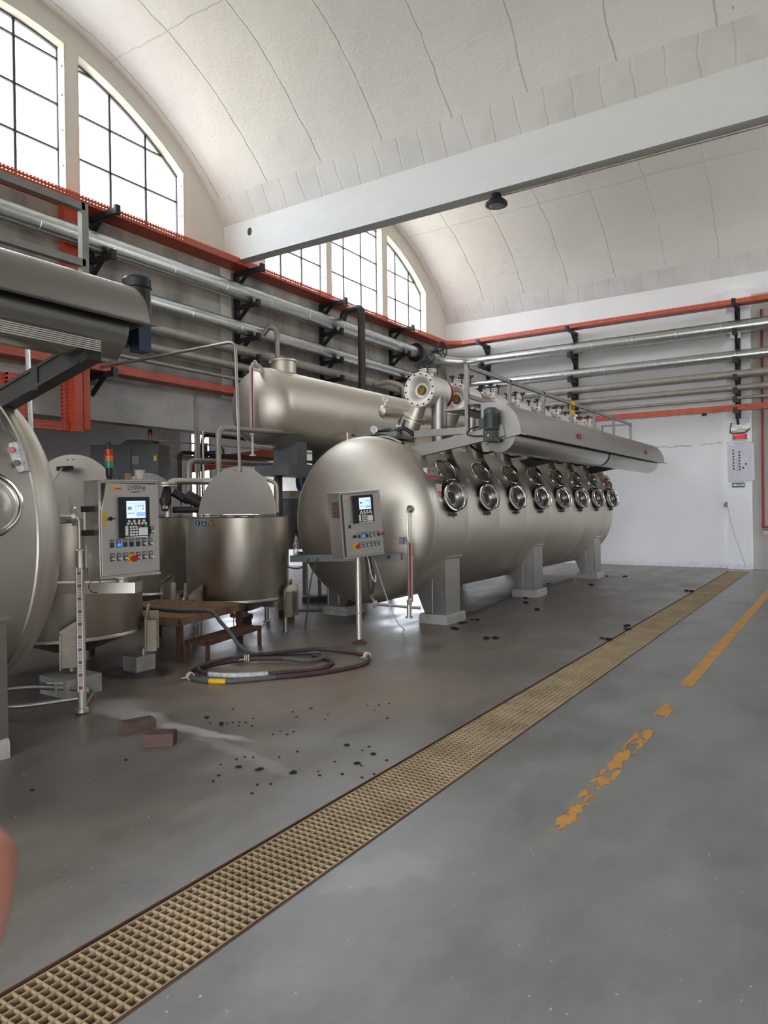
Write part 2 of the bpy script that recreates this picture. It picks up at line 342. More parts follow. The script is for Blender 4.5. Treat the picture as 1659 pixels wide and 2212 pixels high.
# ------------------------------------------------------------------ mesh helpers (all coordinates are metres in the room)
class MB:
    def __init__(s): s.v = []; s.f = []
    def add(s, vs, fs):
        o = len(s.v); s.v += [Vector(p) for p in vs]; s.f += [tuple(i + o for i in f) for f in fs]; return s
    def box(s, x0, x1, y0, y1, z0, z1):
        return s.add([(x0, y0, z0), (x1, y0, z0), (x1, y1, z0), (x0, y1, z0), (x0, y0, z1), (x1, y0, z1), (x1, y1, z1), (x0, y1, z1)],
                     [(0, 3, 2, 1), (4, 5, 6, 7), (0, 1, 5, 4), (1, 2, 6, 5), (2, 3, 7, 6), (3, 0, 4, 7)])
    def bar(s, p, q, w, h, up=(0, 0, 1)):
        p = Vector(p); q = Vector(q); d = (q - p).normalized(); a = d.cross(Vector(up))
        if a.length < 1e-4: a = d.cross(Vector((1, 0, 0)))
        a.normalize(); b = a.cross(d).normalized(); vs = []
        for c in (p, q):
            for i, j in ((-1, -1), (1, -1), (1, 1), (-1, 1)): vs.append(c + a * (w / 2 * i) + b * (h / 2 * j))
        return s.add(vs, [(0, 1, 2, 3), (7, 6, 5, 4), (0, 4, 5, 1), (1, 5, 6, 2), (2, 6, 7, 3), (3, 7, 4, 0)])
    def lathe(s, prof, o, ax, seg=24, cap=True, a0=0, a1=2 * pi):
        o = Vector(o); ax = Vector(ax).normalized(); t = Vector((0, 0, 1)) if abs(ax.z) < .9 else Vector((1, 0, 0))
        u = ax.cross(t).normalized(); w = ax.cross(u).normalized()
        full = abs(a1 - a0 - 2 * pi) < 1e-6; n = seg if full else seg + 1; vs = []; fs = []
        for r, h in prof:
            for i in range(n):
                a = a0 + (a1 - a0) * i / seg; vs.append(o + ax * h + (u * cos(a) + w * sin(a)) * r)
        for k in range(len(prof) - 1):
            for i in range(seg):
                j = (i + 1) % n if full else i + 1
                fs.append((k * n + i, k * n + j, (k + 1) * n + j, (k + 1) * n + i))
        if cap and full:
            if prof[0][0] > 1e-4: fs.append(tuple(range(n - 1, -1, -1)))
            if prof[-1][0] > 1e-4: fs.append(tuple((len(prof) - 1) * n + i for i in range(n)))
        return s.add(vs, fs)
    def cyl(s, p, q, r, r2=None, seg=20):
        p = Vector(p); q = Vector(q); return s.lathe([(r, 0), (r if r2 is None else r2, (q - p).length)], p, q - p, seg)
    def ring(s, c, n, R, r, seg=28, rs=8):
        return s.lathe([(R + r * cos(2 * pi * i / rs), r * sin(2 * pi * i / rs)) for i in range(rs + 1)], c, n, seg, cap=False)
    def ball(s, c, r, seg=16, sq=(1, 1, 1)):
        k = len(s.v); s.lathe([(r * sin(pi * i / 10) + 1e-5, -r * cos(pi * i / 10)) for i in range(11)], (0, 0, 0), (0, 0, 1), seg, cap=False)
        for i in range(k, len(s.v)): s.v[i] = Vector(c) + Vector((s.v[i].x * sq[0], s.v[i].y * sq[1], s.v[i].z * sq[2]))
        return s
    def tube(s, path, r, seg=10):
        P = [Vector(p) for p in path]; t = (P[1] - P[0]).normalized()
        a = t.cross(Vector((0, 0, 1)));  a = a if a.length > 1e-3 else t.cross(Vector((1, 0, 0))); a.normalize(); vs = []; fs = []
        for i, p in enumerate(P):
            d = (P[min(i + 1, len(P) - 1)] - P[max(i - 1, 0)]).normalized()
            a = (a - d * a.dot(d)).normalized(); b = d.cross(a); rr = r[i] if isinstance(r, (list, tuple)) else r
            vs += [p + (a * cos(2 * pi * k / seg) + b * sin(2 * pi * k / seg)) * rr for k in range(seg)]
        for i in range(len(P) - 1):
            for k in range(seg): fs.append((i * seg + k, i * seg + (k + 1) % seg, (i + 1) * seg + (k + 1) % seg, (i + 1) * seg + k))
        fs.append(tuple(range(seg - 1, -1, -1))); fs.append(tuple((len(P) - 1) * seg + k for k in range(seg)))
        return s.add(vs, fs)
    def prism(s, poly, axis, a0, a1):
        n = len(poly); mk = {'x': lambda p, a: (a, p[0], p[1]), 'y': lambda p, a: (p[0], a, p[1]), 'z': lambda p, a: (p[0], p[1], a)}[axis]
        vs = [mk(p, a0) for p in poly] + [mk(p, a1) for p in poly]
        return s.add(vs, [tuple(range(n)), tuple(range(2 * n - 1, n - 1, -1))] + [(i, i + n, (i + 1) % n + n, (i + 1) % n) for i in range(n)])
    def xf(s, mtx):
        s.v = [mtx @ p for p in s.v]; return s
def rnd(path, rad, n=5):
    P = [Vector(p) for p in path]; out = [P[0]]
    for i in range(1, len(P) - 1):
        a = (P[i - 1] - P[i]); b = (P[i + 1] - P[i]); r = min(rad, a.length * .49, b.length * .49)
        p = P[i] + a.normalized() * r; q = P[i] + b.normalized() * r
        for k in range(n + 1):
            t = k / n; out.append((1 - t) ** 2 * p + 2 * t * (1 - t) * P[i] + t * t * q)
    out.append(P[-1]); return out
def smooth_path(pts, sub=6):
    P = [Vector(p) for p in pts]; out = []
    for i in range(len(P) - 1):
        p0 = P[max(i - 1, 0)]; p1 = P[i]; p2 = P[i + 1]; p3 = P[min(i + 2, len(P) - 1)]
        for k in range(sub):
            t = k / sub
            out.append(.5 * ((2 * p1) + (p2 - p0) * t + (2 * p0 - 5 * p1 + 4 * p2 - p3) * t * t + (3 * p1 - p0 - 3 * p2 + p3) * t ** 3))
    out.append(P[-1]); return out

WM = {}                      # world matrix of every object made here
def mesh(name, mb, mtx, mat):
    me = bpy.data.meshes.new(name); inv = mtx.inverted()
    me.from_pydata([tuple(inv @ p) for p in mb.v], [], mb.f)
    bm = bmesh.new(); bm.from_mesh(me); bmesh.ops.recalc_face_normals(bm, faces=bm.faces); bm.to_mesh(me); bm.free()
    me.polygons.foreach_set('use_smooth', [True] * len(me.polygons)); me.set_sharp_from_angle(angle=radians(32))
    me.materials.append(M[mat]); return me
def tag(o, label=None, cat=None, group=None, kind=None):
    if label: o['label'] = label
    if cat: o['category'] = cat
    if group: o['group'] = group
    if kind: o['kind'] = kind
    return o
def thing(name, label, cat, loc, rz=0.0, group=None, roll=0.0):
    o = bpy.data.objects.new(name, None); COL.objects.link(o); o.empty_display_size = .1
    o.location = loc; o.rotation_euler = (0, roll, rz)
    WM[o.name] = Matrix.Translation(Vector(loc)) @ Euler((0, roll, rz)).to_matrix().to_4x4()
    return tag(o, label, cat, group)
def part(name, mb, mat, parent, label=None, local=False, kind=None):
    w = WM[parent.name]
    if local: mb = MB().add([w @ p for p in mb.v], mb.f)
    o = bpy.data.objects.new(name, mesh(name, mb, w, mat)); COL.objects.link(o); o.parent = parent
    WM[o.name] = w
    return tag(o, label, None, None, kind)
def single(name, mb, mat, label, cat, group=None, kind=None):
    xs = [p.x for p in mb.v]; ys = [p.y for p in mb.v]; zs = [p.z for p in mb.v]
    w = Matrix.Translation(((min(xs) + max(xs)) / 2, (min(ys) + max(ys)) / 2, min(zs)))
    o = bpy.data.objects.new(name, mesh(name, mb, w, mat)); COL.objects.link(o); o.location = w.to_translation(); WM[o.name] = w
    return tag(o, label, cat, group, kind)
def struct(name, mb, mat, parent=None):
    if parent: return part(name, mb, mat, parent)
    w = Matrix.Identity(4); o = bpy.data.objects.new(name, mesh(name, mb, w, mat)); COL.objects.link(o); WM[o.name] = w
    o['kind'] = 'structure'; return o
def sgroup(name, loc):
    o = bpy.data.objects.new(name, None); COL.objects.link(o); o.location = loc; o['kind'] = 'structure'; WM[o.name] = Matrix.Translation(Vector(loc)); return o
def dup(root, delta, rz=0.0, label=None, group=None):
    r = root.copy(); COL.objects.link(r); r.location = root.location + Vector(delta); r.rotation_euler.z += rz
    if label: r['label'] = label
    if group: r['group'] = group
    for ch in list(root.children):
        c = ch.copy(); COL.objects.link(c); c.parent = r
        for g in list(ch.children):
            d = g.copy(); COL.objects.link(d); d.parent = c
    return r
def text_mb(body, size, thick=.0015):
    cu = bpy.data.curves.new('lettering', 'FONT'); cu.body = body; cu.size = size; cu.extrude = thick; cu.align_x = 'CENTER'; cu.align_y = 'CENTER'; cu.resolution_u = 3
    ob = bpy.data.objects.new('lettering', cu); COL.objects.link(ob)
    dg = bpy.context.evaluated_depsgraph_get(); me = bpy.data.meshes.new_from_object(ob.evaluated_get(dg))
    mb = MB().add([v.co.copy() for v in me.vertices], [tuple(p.vertices) for p in me.polygons])
    bpy.data.objects.remove(ob); bpy.data.meshes.remove(me); bpy.data.curves.remove(cu)
    return mb.xf(Matrix.Rotation(pi / 2, 4, 'X'))        # now in the x-z plane, read from -y
def facing(c, rz, roll=0): return Matrix.Translation(Vector(c)) @ Euler((0, roll, rz)).to_matrix().to_4x4()

# ================================================================== SETTING
XL, XR, YB, YF = -10.185, 5.0, 19.25, -8.0
BAYS = [14.78, 5.58, -3.62]             # vault centres along y
HALF = 4.47
# floor: two slabs with the drain channel between
struct('floor', MB().box(-14.4, -2.375, YF, YB + .2, -.25, 0), 'floor')
struct('floor', MB().box(-1.925, XR + .2, YF, YB + .2, -.25, 0), 'floor')
struct('floor', MB().box(-2.375, -1.925, 18.36, YB + .2, -.25, 0), 'floor')
struct('floor', MB().box(-2.375, -1.925, YF, .4, -.25, 0), 'floor')
struct('drain_floor', MB().box(-2.375, -1.925, .4, 18.36, -.27, -.22), 'pit')
for i, x in enumerate((-2.375, -1.931)):
    struct('trim_%d' % (i + 1), MB().box(x, x + .006, .4, 18.36, -.2, .002), 'rust_dark')

def vault_z(y, c): return 9.35 - 5.75 + sqrt(5.75 ** 2 - (y - c) ** 2)
for c in BAYS:
    n = 36; a = 4.2
    ys = [c - a + 2 * a * i / n for i in range(n + 1)]
    mb = MB(); low = [(y, vault_z(y, c)) for y in ys]
    vs = []; fs = []
    for x in (XL - .35, XR + .35):
        for y, z in low: vs.append((x, y, z))
        for y, z in low: vs.append((x, y, 9.75))
    k = n + 1
    for i in range(n):
        fs += [(i, i + 1, 2 * k + i + 1, 2 * k + i), (k + i, k + i + 1, 3 * k + i + 1, 3 * k + i), (i, i + 1, k + i + 1, k + i), (2 * k + i, 2 * k + i + 1, 3 * k + i + 1, 3 * k + i)]
    fs += [(0, k, 3 * k, 2 * k), (n, k + n, 3 * k + n, 2 * k + n)]
    struct('ceiling', mb.add(vs, fs), 'vault')
    for sg in (-1, 1):
        y0 = c + sg * 4.2; y1 = c + sg * HALF; z0 = vault_z(y0, c)
        struct('cornice', MB().prism([(y0, z0), (y1, 7.1), (y1, 9.75), (y0, 9.75)], 'x', XL - .35, XR + .35), 'cornice')
for yb in (10.05, .85):
    struct('ceiling_beam', MB().box(XL - .3, XR + .3, yb, yb + .26, 6.39, 9.75), 'beam')
struct('trim_3', MB().cyl((-4.4, 10.22, 6.36), (XR, 10.22, 6.36), .022, seg=8), 'pipe_dull')     # conduit under the beam

WZ = 6.55
def arch(c, R=5.35, top=9.0): return lambda y: top - R + sqrt(R * R - (y - c) ** 2)
OPEN = []
for c, offs in ((14.63, ((-3.42, -1.27), (-1.12, 1.12), (1.32, 3.42))), (5.66, ((-3.42, -1.27), (-1.12, 1.06), (1.25, 3.42))), (-3.5, ((-3.42, -1.27), (-1.12, 1.12), (1.32, 3.42)))):
    for a, b in offs: OPEN.append((c + a, c + b, WZ, arch(c)))
def strip_wall(name, mat, x0, x1, opens, z0, z1, y0=YF, y1=YB + .2):
    cuts = {y0, y1}
    for a, b, zb, zt in opens:
        n = max(1, int((b - a) / .12))
        for i in range(n + 1): cuts.add(round(a + (b - a) * i / n, 5))
    cuts = sorted(cuts); mb = MB()
    for a, b in zip(cuts, cuts[1:]):
        m_ = (a + b) / 2; op = [o for o in opens if o[0] < m_ < o[1]]
        if not op: mb.prism([(a, z0), (b, z0), (b, z1), (a, z1)], 'x', x0, x1); continue
        _, _, zb, zt = op[0]
        if zb > z0: mb.prism([(a, z0), (b, z0), (b, zb), (a, zb)], 'x', x0, x1)
        za, zc = min(zt(a), z1), min(zt(b), z1)
        if min(za, zc) < z1 - .01: mb.prism([(a, za), (b, zc), (b, z1), (a, z1)], 'x', x0, x1)
    return struct(name, mb, mat)
strip_wall('wall_left', 'wall_cream', XL - .3, XL, OPEN, 6.3, 9.6)
struct('wall_left', MB().box(XL - .3, XL, YF, YB + .2, 3.72, 6.3), 'wall_grey')
struct('wall_left', MB().box(XL - .3, XL + .03, YF, YB + .2, 3.06, 3.75), 'lintel')
struct('wall_left', MB().box(XL - .02, XL + .012, 9.94, 10.22, 3.7, 7.15), 'wall_cream')      # pilaster under the beam
door = lambda z: (lambda y: z)
ROPEN = OPEN[:3] + [(15.4, 19.0, 0.0, door(5.6)), (-5.5, -2.5, 0.0, door(3.6))]  # unseen right-wall doorways, added to bring in more daylight
M['wall_right'] = plaster('drab right wall paint', (.46, .44, .41), (.36, .345, .32), .5)
strip_wall('wall_right', 'wall_right', XR, XR + .3, ROPEN, 0, 9.6)
struct('wall_back', MB().box(XL - .3, -2.2, YB, YB + .25, 0, 9.75), 'wall_back')
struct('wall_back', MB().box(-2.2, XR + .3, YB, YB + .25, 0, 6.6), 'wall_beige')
struct('wall_back', MB().box(-2.2, XR + .3, YB, YB + .25, 6.6, 9.75), 'wall_white')
struct('wall_back', MB().box(-2.455, -1.93, 19.05, YB, 0, 6.75), 'wall_back')                 # pilaster with the signs
# front wall behind the photographer, with a wide gate
mb = MB().box(XL - .3, -7.0, YF - .25, YF, 0, 9.75).box(2.5, XR + .3, YF - .25, YF, 0, 9.75).box(-7.0, 2.5, YF - .25, YF, 5.2, 9.75)
struct('wall_front', mb, 'wall_white')
# annex behind the left wall
struct('wall_annex', MB().box(-14.4, -14.15, YF, 12.7, 0, 3.8).box(-14.4, -14.15, 13.35, 13.8, 0, 3.8).box(-14.4, -14.15, 15.2, 15.6, 0, 3.8).box(-14.4, -14.15, 12.7, 13.35, 0, .6).box(-14.4, -14.15, 12.7, 13.35, 3.55, 3.8).box(-14.4, -14.15, 13.8, 15.2, 2.5, 3.8), 'annex')
struct('wall_annex', MB().box(-14.4, XL, YF - .2, YF, 0, 3.8), 'annex')
struct('ceiling', MB().box(-14.4, XL - .3, YF, 15.6, 3.6, 3.8), 'annex_dark')
struct('wall_annex', MB().box(-12.95, -12.5, 10.45, 10.9, 0, 3.6), 'annex')                      # annex column
struct('wall_annex', MB().box(XL - .3, XL, 18.7, YB, 0, 3.1).box(XL - .3, XL, 15.3, 15.6, 0, 3.1).box(-14.4, XL - .3, 15.4, 15.6, 0, 3.6), 'annex')

# windows
def window(idx, y0, y1, zb, zt, x, sgn, bars_y, bars_z):
    c = (y0 + y1) / 2; w = sgroup('window_%d' % idx, (x, c, zb))
    xg = x - sgn * .2
    n = 14; ys = [y0 + (y1 - y0) * i / n for i in range(n + 1)]
    vs = [(xg, y, zb) for y in ys] + [(xg, y, zt(y) - .01) for y in ys]
    part('pane', MB().add(vs, [(i, i + 1, n + 1 + i + 1, n + 1 + i) for i in range(n)]), 'pane', w)
    fr = MB(); B = .035
    for y in (y0 + .02, y1 - .02): fr.bar((xg + sgn * .01, y, zb), (xg + sgn * .01, y, zt(y)), .05, B)
    fr.bar((xg + sgn * .01, y0, zb + .02), (xg + sgn * .01, y1, zb + .02), .05, B)
    for a, b in zip(ys, ys[1:]): fr.bar((xg + sgn * .01, a, zt(a) - .025), (xg + sgn * .01, b, zt(b) - .025), .05, B + .01)
    for y in bars_y: fr.bar((xg + sgn * .01, y, zb), (xg + sgn * .01, y, zt(y)), .04, .028)
    for z in bars_z:
        ok = [y for y in [y0 + (y1 - y0) * i / 60 for i in range(61)] if zt(y) > z + .03]
        if ok: fr.bar((xg + sgn * .01, ok[0], z), (xg + sgn * .01, ok[-1], z), .04, .028)
    part('window_frame', fr, 'frame', w)
    tr = MB(); t = .012
    for a, b in zip(ys, ys[1:]): tr.bar((x - sgn * .09, a, zt(a) - t), (x - sgn * .09, b, zt(b) - t), .2, .026)
    tr.box(min(x, x - sgn * .19), max(x, x - sgn * .19), y1 - .03, y1 - .001, zb, zt(y1)).box(min(x, x - sgn * .19), max(x, x - sgn * .19), y0 + .001, y0 + .03, zb, zt(y0))
    part('window_surround', tr, 'trimwhite', w)
    if idx < 20:
        bl = MB()
        for z in (zb + .45, zb + 1.0, zb + 1.55, zb + 2.0):
            if z < zt(y1): bl.cyl((x - .06, y1 - .03, z), (x - .06, y1 - .05, z), .018, seg=8)
        part('fixing_bolt', bl, 'pipe_dull', w, kind=None)
k = 1
for a, b, zb, zt in OPEN:
    by = [a + (b - a) / 3, a + (b - a) * 2 / 3]
    window(k, a, b, zb, zt, XL, 1, by, (7.28, 7.99, 8.70)); k += 1
k = 21
for a, b, zb, zt in OPEN[:3]:  # unseen right-hand windows, added to light the far vault and back wall
    window(k, a, b, zb, zt, XR, -1, [a + (b - a) / 3, a + (b - a) * 2 / 3], (7.28, 7.99, 8.70)); k += 1
w = sgroup('window_40', (-14.2, 13.02, .6))
lat = MB()
for i in range(-3, 12):
    lat.bar((-14.2, 12.7, .6 + i * .3), (-14.2, 13.35, .6 + i * .3 + .65), .008, .008); lat.bar((-14.2, 13.35, .6 + i * .3), (-14.2, 12.7, .6 + i * .3 + .65), .008, .008)
part('lattice', lat, 'frame', w, kind=None)
part('window_frame', MB().box(-14.25, -14.15, 12.68, 12.73, .6, 3.55).box(-14.25, -14.15, 12.90, 12.94, .6, 3.55).box(-14.25, -14.15, 13.32, 13.37, .6, 3.55), 'annex', w)
# daylight portals (guide the sky's own light, emit nothing)
for a, b, zb, zt in OPEN:
    h = max(zt(a), zt(b)) - zb + .1
    portal('portal', (XL - .34, (a + b) / 2, zb + h / 2), (1, 0, 0), b - a, h)
portal('portal', (XR + .32, -4, 1.8), (-1, 0, 0), 3.0, 3.6); portal('portal', (XR + .32, 17.2, 2.8), (-1, 0, 0), 3.6, 5.6)
for a, b, zb, zt in OPEN[:3]: portal('portal', (XR + .34, (a + b) / 2, zb + 1.2), (-1, 0, 0), b - a, 2.5)
 
portal('portal', (-2.25, YF - .3, 2.6), (0, 1, 0), 9.5, 5.2)
portal('portal', (-14.45, 13.02, 2.1), (1, 0, 0), .65, 3.0); portal('portal', (XL - .33, 17.15, 1.53), (1, 0, 0), 3.1, 3.06)
portal('portal', (-14.45, 14.5, 1.25), (1, 0, 0), 1.4, 2.5)

# ================================================================== DRAIN GRATING, FLOOR LINE
y = .42; gi = 0
GL = ['drain grating panel cut by the lower left corner of the photo', 'second tan drain grating panel from the lower left, longest in view', 'drain grating panel beyond the first dark crosswise joint', 'drain grating panel level with the coiled hose, beyond the second joint', 'drain grating panel with black lint on its left edge', 'drain grating panel level with the middle machine leg', 'far drain grating panel level with the last machine leg', 'farthest drain grating panel, ending at the back pilaster']
ends = [.42, .93, 3.925, 6.905, 9.3, 11.6, 13.9, 16.1, 18.34]
for y0, y1, lb in zip(ends, ends[1:], GL):
    mb = MB(); y0 += .006; y1 -= .006
    for i in range(11): x = -2.352 + .0404 * i; mb.box(x - .0031, x + .0031, y0, y1, -.046, -.002)
    n = int((y1 - y0) / .0404)
    for i in range(n + 1): yy = y0 + (y1 - y0) * i / n; mb.box(-2.354, -1.946, yy - .003, yy + .003, -.046, -.0025)
    single('drain_grating', mb, 'grating', lb, 'drain grating', 'drain grating panels along the floor channel')
single('floor_marking', MB().box(-1.26, -1.15, .9, 18.6, .0005, .0015), 'line', 'worn orange yellow painted line on the floor right of the drain', 'floor marking')

# ================================================================== TRAYS, BRACKETS, WALL PIPES
XT = -9.78
t = thing('cable_tray', 'orange red perforated cable tray high on the left wall under the arched windows', 'cable tray', (XT, 6, 6.3))
part('tray_bottom', MB().box(-10.15, -9.76, -6, 18.6, 6.298, 6.302), 'red_bot_y', t)
part('tray_side', MB().box(-9.765, -9.76, -6, 18.45, 6.30, 6.42), 'red_side_y', t); part('tray_side', MB().box(-10.15, -10.145, -6, 18.8, 6.30, 6.42), 'red_side_y', t)
t = thing('cable_tray', 'orange red perforated cable tray high on the white back wall', 'cable tray', (-5, 18.8, 6.3))
part('tray_bottom', MB().prism([(-9.75, 18.45), (-9.4, 18.72), (XR - .1, 18.72), (XR - .1, 19.03), (-10.1, 19.03), (-10.1, 18.61), (-9.75, 18.61)], 'z', 6.303, 6.307), 'red_bot_x', t)
part('tray_side', MB().box(-9.4, XR - .1, 18.715, 18.72, 6.306, 6.42).bar((-9.762, 18.45, 6.363), (-9.4, 18.7175, 6.363), .005, .114), 'red_side_x', t)
t = thing('cable_tray', 'orange red lower cable tray along the left wall above the concrete lintel', 'cable tray', (XT, 6, 3.8))
part('tray_side', MB().box(-9.80, -9.795, 2, 18.5, 3.80, 3.925), 'red_side_y', t); part('tray_bottom', MB().box(-10.1, -9.795, 2, 18.5, 3.797, 3.80), 'red_bot_y', t)
t = thing('cable_tray', 'orange red lower cable tray along the back wall below the pipes', 'cable tray', (-5, 18.9, 3.8))
part('tray_side', MB().box(-9.79, XR - .1, 18.84, 18.845, 3.80, 3.935), 'red_side_x', t); part('tray_bottom', MB().box(-9.79, XR - .1, 18.84, 19.0, 3.797, 3.80), 'red_bot_x', t)
# drops of the lower tray on the left
t = thing('cable_tray', 'orange red vertical tray drop with two covers below the left wall tray', 'cable tray', (-9.8, 6.6, 2.8))
part('tray_cover', MB().box(-9.83, -9.70, 6.46, 6.60, 2.80, 3.80), 'red', t); part('tray_cover', MB().box(-9.83, -9.72, 6.625, 6.74, 2.83, 3.80), 'red', t)
part('tray_side', MB().box(-9.9, -9.83, 6.36, 6.46, 2.80, 3.80), 'red_side_z', t); part('tray_side', MB().box(-9.88, -9.8, 5.2, 6.5, 2.80, 2.93), 'red_side_y', t)
t = thing('cable_tray', 'orange red wide upright tray behind the top of the near left machine', 'cable tray', (-9.8, 5.5, 2.9))
part('tray_side', MB().box(-9.86, -9.80, 5.50, 5.78, 2.7, 3.55), 'red_side_z', t); part('tray_bottom', MB().box(-9.9, -9.86, 4.2, 5.78, 3.30, 3.55), 'red_side_y', t)
t = thing('cable_tray', 'orange red upright tray behind the galvanised pipe at upper left', 'cable tray', (-10.0, 6.7, 5.3))
part('tray_side', MB().box(-10.1, -9.95, 6.50, 6.72, 5.3, 6.29), 'red', t)

PZ = [(5.785, .155), (5.10, .125), (4.66, .098), (4.335, .078), (4.09, .036)]
PN = [('wide galvanised pipe, topmost', 'galv'), ('second galvanised pipe from the top', 'galv'), ('dull pipe, third from the top', 'pipe_dull'), ('dull pipe, fourth from the top', 'pipe_dull'), ('thin pipe, lowest of the five', 'pipe_dull')]
for i, ((z, r), (nm, mt)) in enumerate(zip(PZ, PN)):
    ye = 16.75 if i == 0 else 18.4 - .0 * i
    t = thing('wall_pipe', nm + ' on the left wall brackets', 'pipe', (-9.8, 6, z - r), 0, 'pipes on the left wall')
    part('pipe_run', MB().cyl((-9.8, -6, z), (-9.8, ye, z), r, seg=24), mt, t)
    if i < 2:
        for q in range(13): part('joint_band', MB().lathe([(r, -.012), (r + .005, -.008), (r + .005, .008), (r, .012)], (-9.8, 2.3 + q * 1.22 + .4 * i, z), (0, 1, 0), 24, cap=False), mt, t)
    t = thing('wall_pipe', nm + ' on the back wall brackets', 'pipe', (-5, 18.85, z - r), 0, 'pipes on the back wall')
    xs = -9.25 if i == 0 else -9.68
    if i == 0: path = rnd([(-9.8, 17.55, z), (-9.8, 18.0, z), (-9.35, 18.72, z), (-8.9, 18.85, z), (XR - .1, 18.85, z)], .5, 6)
    else: path = rnd([(-9.8, 18.0, z), (-9.8, 18.85, z), (-9.0, 18.85, z), (XR - .1, 18.85, z)], .35, 6)
    part('pipe_run', MB().tube(path, r, 24), mt if i < 2 else 'pipe_dull', t)
    if i < 2:
        for q in range(9): part('joint_band', MB().lathe([(r, -.012), (r + .006, -.008), (r + .006, .008), (r, .012)], (-8.7 + q * 1.03 + .3 * i, 18.85, z), (1, 0, 0), 24, cap=False), mt, t)
t = thing('gate_valve', 'grey gate valve with black handwheel at the corner end of the wide pipe', 'valve', (-9.8, 17.1, 5.6))
part('valve_body', MB().lathe([(.12, -.02), (.12, .05), (.235, .05), (.235, .09), (.16, .10), (.19, .22), (.19, .34), (.16, .46), (.2, .47), (.2, .52), (.12, .53), (.12, .75)], (-9.8, 16.80, 5.785), (0, 1, 0), 28).cyl((-9.8, 17.1, 5.785), (-9.45, 17.05, 5.80), .13, .10).lathe([(.19, 0), (.19, .03)], (-9.55, 17.07, 5.795), (1, -.14, .04), 20), 'midgrey', t)
part('flange', MB().lathe([(.18, 0), (.25, 0), (.25, .04), (.18, .04)], (-9.8, 16.72, 5.785), (0, 1, 0), 28), 'black', t)
part('stem', MB().cyl((-9.5, 17.06, 5.8), (-9.08, 17.0, 5.82), .03, seg=10).box(-9.36, -9.3, 16.96, 17.1, 5.75, 5.88), 'blue_valve', t)
hw = MB().ring((-9.12, 17.0, 5.82), (1, -.12, .04), .205, .016)
for q in range(5): a = 2 * pi * q / 5 + .3; hw.cyl((-9.12, 17.0, 5.82), (-9.12, 17.0 + .2 * cos(a), 5.82 + .2 * sin(a)), .012, seg=6)
part('handwheel', hw, 'black', t)

def bracket(label, base, out, side, group):
    t = thing('pipe_bracket', label, 'bracket', (base[0], base[1], 3.65), 0, group)
    O = Vector(out); sd = Vector(side); b0 = Vector((base[0], base[1], 0))
    part('upright', MB().bar(b0 + O * .03 + Vector((0, 0, 3.62)), b0 + O * .03 + Vector((0, 0, 6.28)), .12, .055, out), 'black', t)
    for i, z in enumerate([6.25] + [zz - rr - .045 for zz, rr in PZ] + [3.75]):
        L = .72 if i == 0 else .60
        a = b0 + Vector((0, 0, z)); e = a + O * L
        ar = MB().bar(a, e, .075, .08).bar(e + Vector((0, 0, -.06)), e + Vector((0, 0, .085)), .09, .06, out)
        if i < 4 or i == 6: ar.bar(a + Vector((0, 0, -.30)), a + O * .36 + Vector((0, 0, -.01)), .05, .06)
        part('arm', ar, 'black', t)
for (yy, lb) in ((7.08, 'black pipe bracket on the left wall nearest the lens, behind the near machine motor'), (10.35, 'black pipe bracket on the left wall under the end of the ceiling beam'), (13.08, 'black pipe bracket on the left wall beside the dark riser pipe'), (16.05, 'black pipe bracket on the left wall nearest the back corner')):
    bracket(lb, (XL, yy), (1, 0, 0), (0, 1, 0), 'black pipe brackets')
bracket('black pipe bracket in the middle of the white back wall', (-6.2, YB), (0, -1, 0), (1, 0, 0), 'black pipe brackets')
bracket('black pipe bracket fixed to the pilaster above the red sign', (-2.2, 19.06), (0, -1, 0), (1, 0, 0), 'black pipe brackets')
bracket('black pipe bracket on the back wall near the left corner', (-8.8, YB), (0, -1, 0), (1, 0, 0), 'black pipe brackets')
bracket('black pipe bracket on the left wall at the photo edge', (XL, 3.9), (1, 0, 0), (0, 1, 0), 'black pipe brackets')

single('riser_pipe', MB().tube(rnd([(-9.8, 13.38, 5.85), (-9.72, 13.38, 6.13), (-9.25, 13.38, 6.15), (-9.25, 13.38, 4.0)], .14), .085, 16), 'pipe_black', 'dark riser pipe bending down from the wide galvanised pipe behind the upper tank', 'pipe')
single('riser_pipe', MB().tube(rnd([(-9.72, 10.62, 5.05), (-9.55, 10.65, 5.22), (-9.42, 10.7, 5.1), (-9.42, 10.7, 3.9)], .1), .05, 12), 'pipe_dull', 'thin drop pipe from the second pipe to the upper tank nozzle', 'pipe')
single('branch_pipe', MB().tube(rnd([(-9.72, 14.6, 4.62), (-9.4, 14.75, 4.66), (-9.25, 15.1, 4.6), (-9.2, 15.15, 4.3)], .12), .075, 12), 'pipe_dull', 'short bent branch pipe behind the first valve drum', 'pipe')
single('supply_pipe', MB().tube(rnd([(-9.6, 6.85, 3.80), (-6.76, 6.85, 3.81), (-6.76, 6.90, 2.1)], .12), .022, 10), 'steel_dark', 'thin pipe running from the wall and dropping to the open lid of the middle vat', 'pipe')
single('supply_pipe', MB().tube(rnd([(-9.6, 4.1, 3.75), (-6.95, 4.1, 3.8), (-6.95, 4.15, 1.9)], .12), .026, 10), 'galv', 'thin shiny drop pipe behind the near left tank', 'pipe')
single('conduit', MB().cyl((-10.13, 9.22, 3.9), (-10.13, 9.22, 0), .014, seg=8).cyl((-10.13, 9.22, 3.05), (-10.13, 9.22, 2.3), .035, seg=8), 'pipe_dull', 'thin conduit running down the left wall lintel', 'pipe')

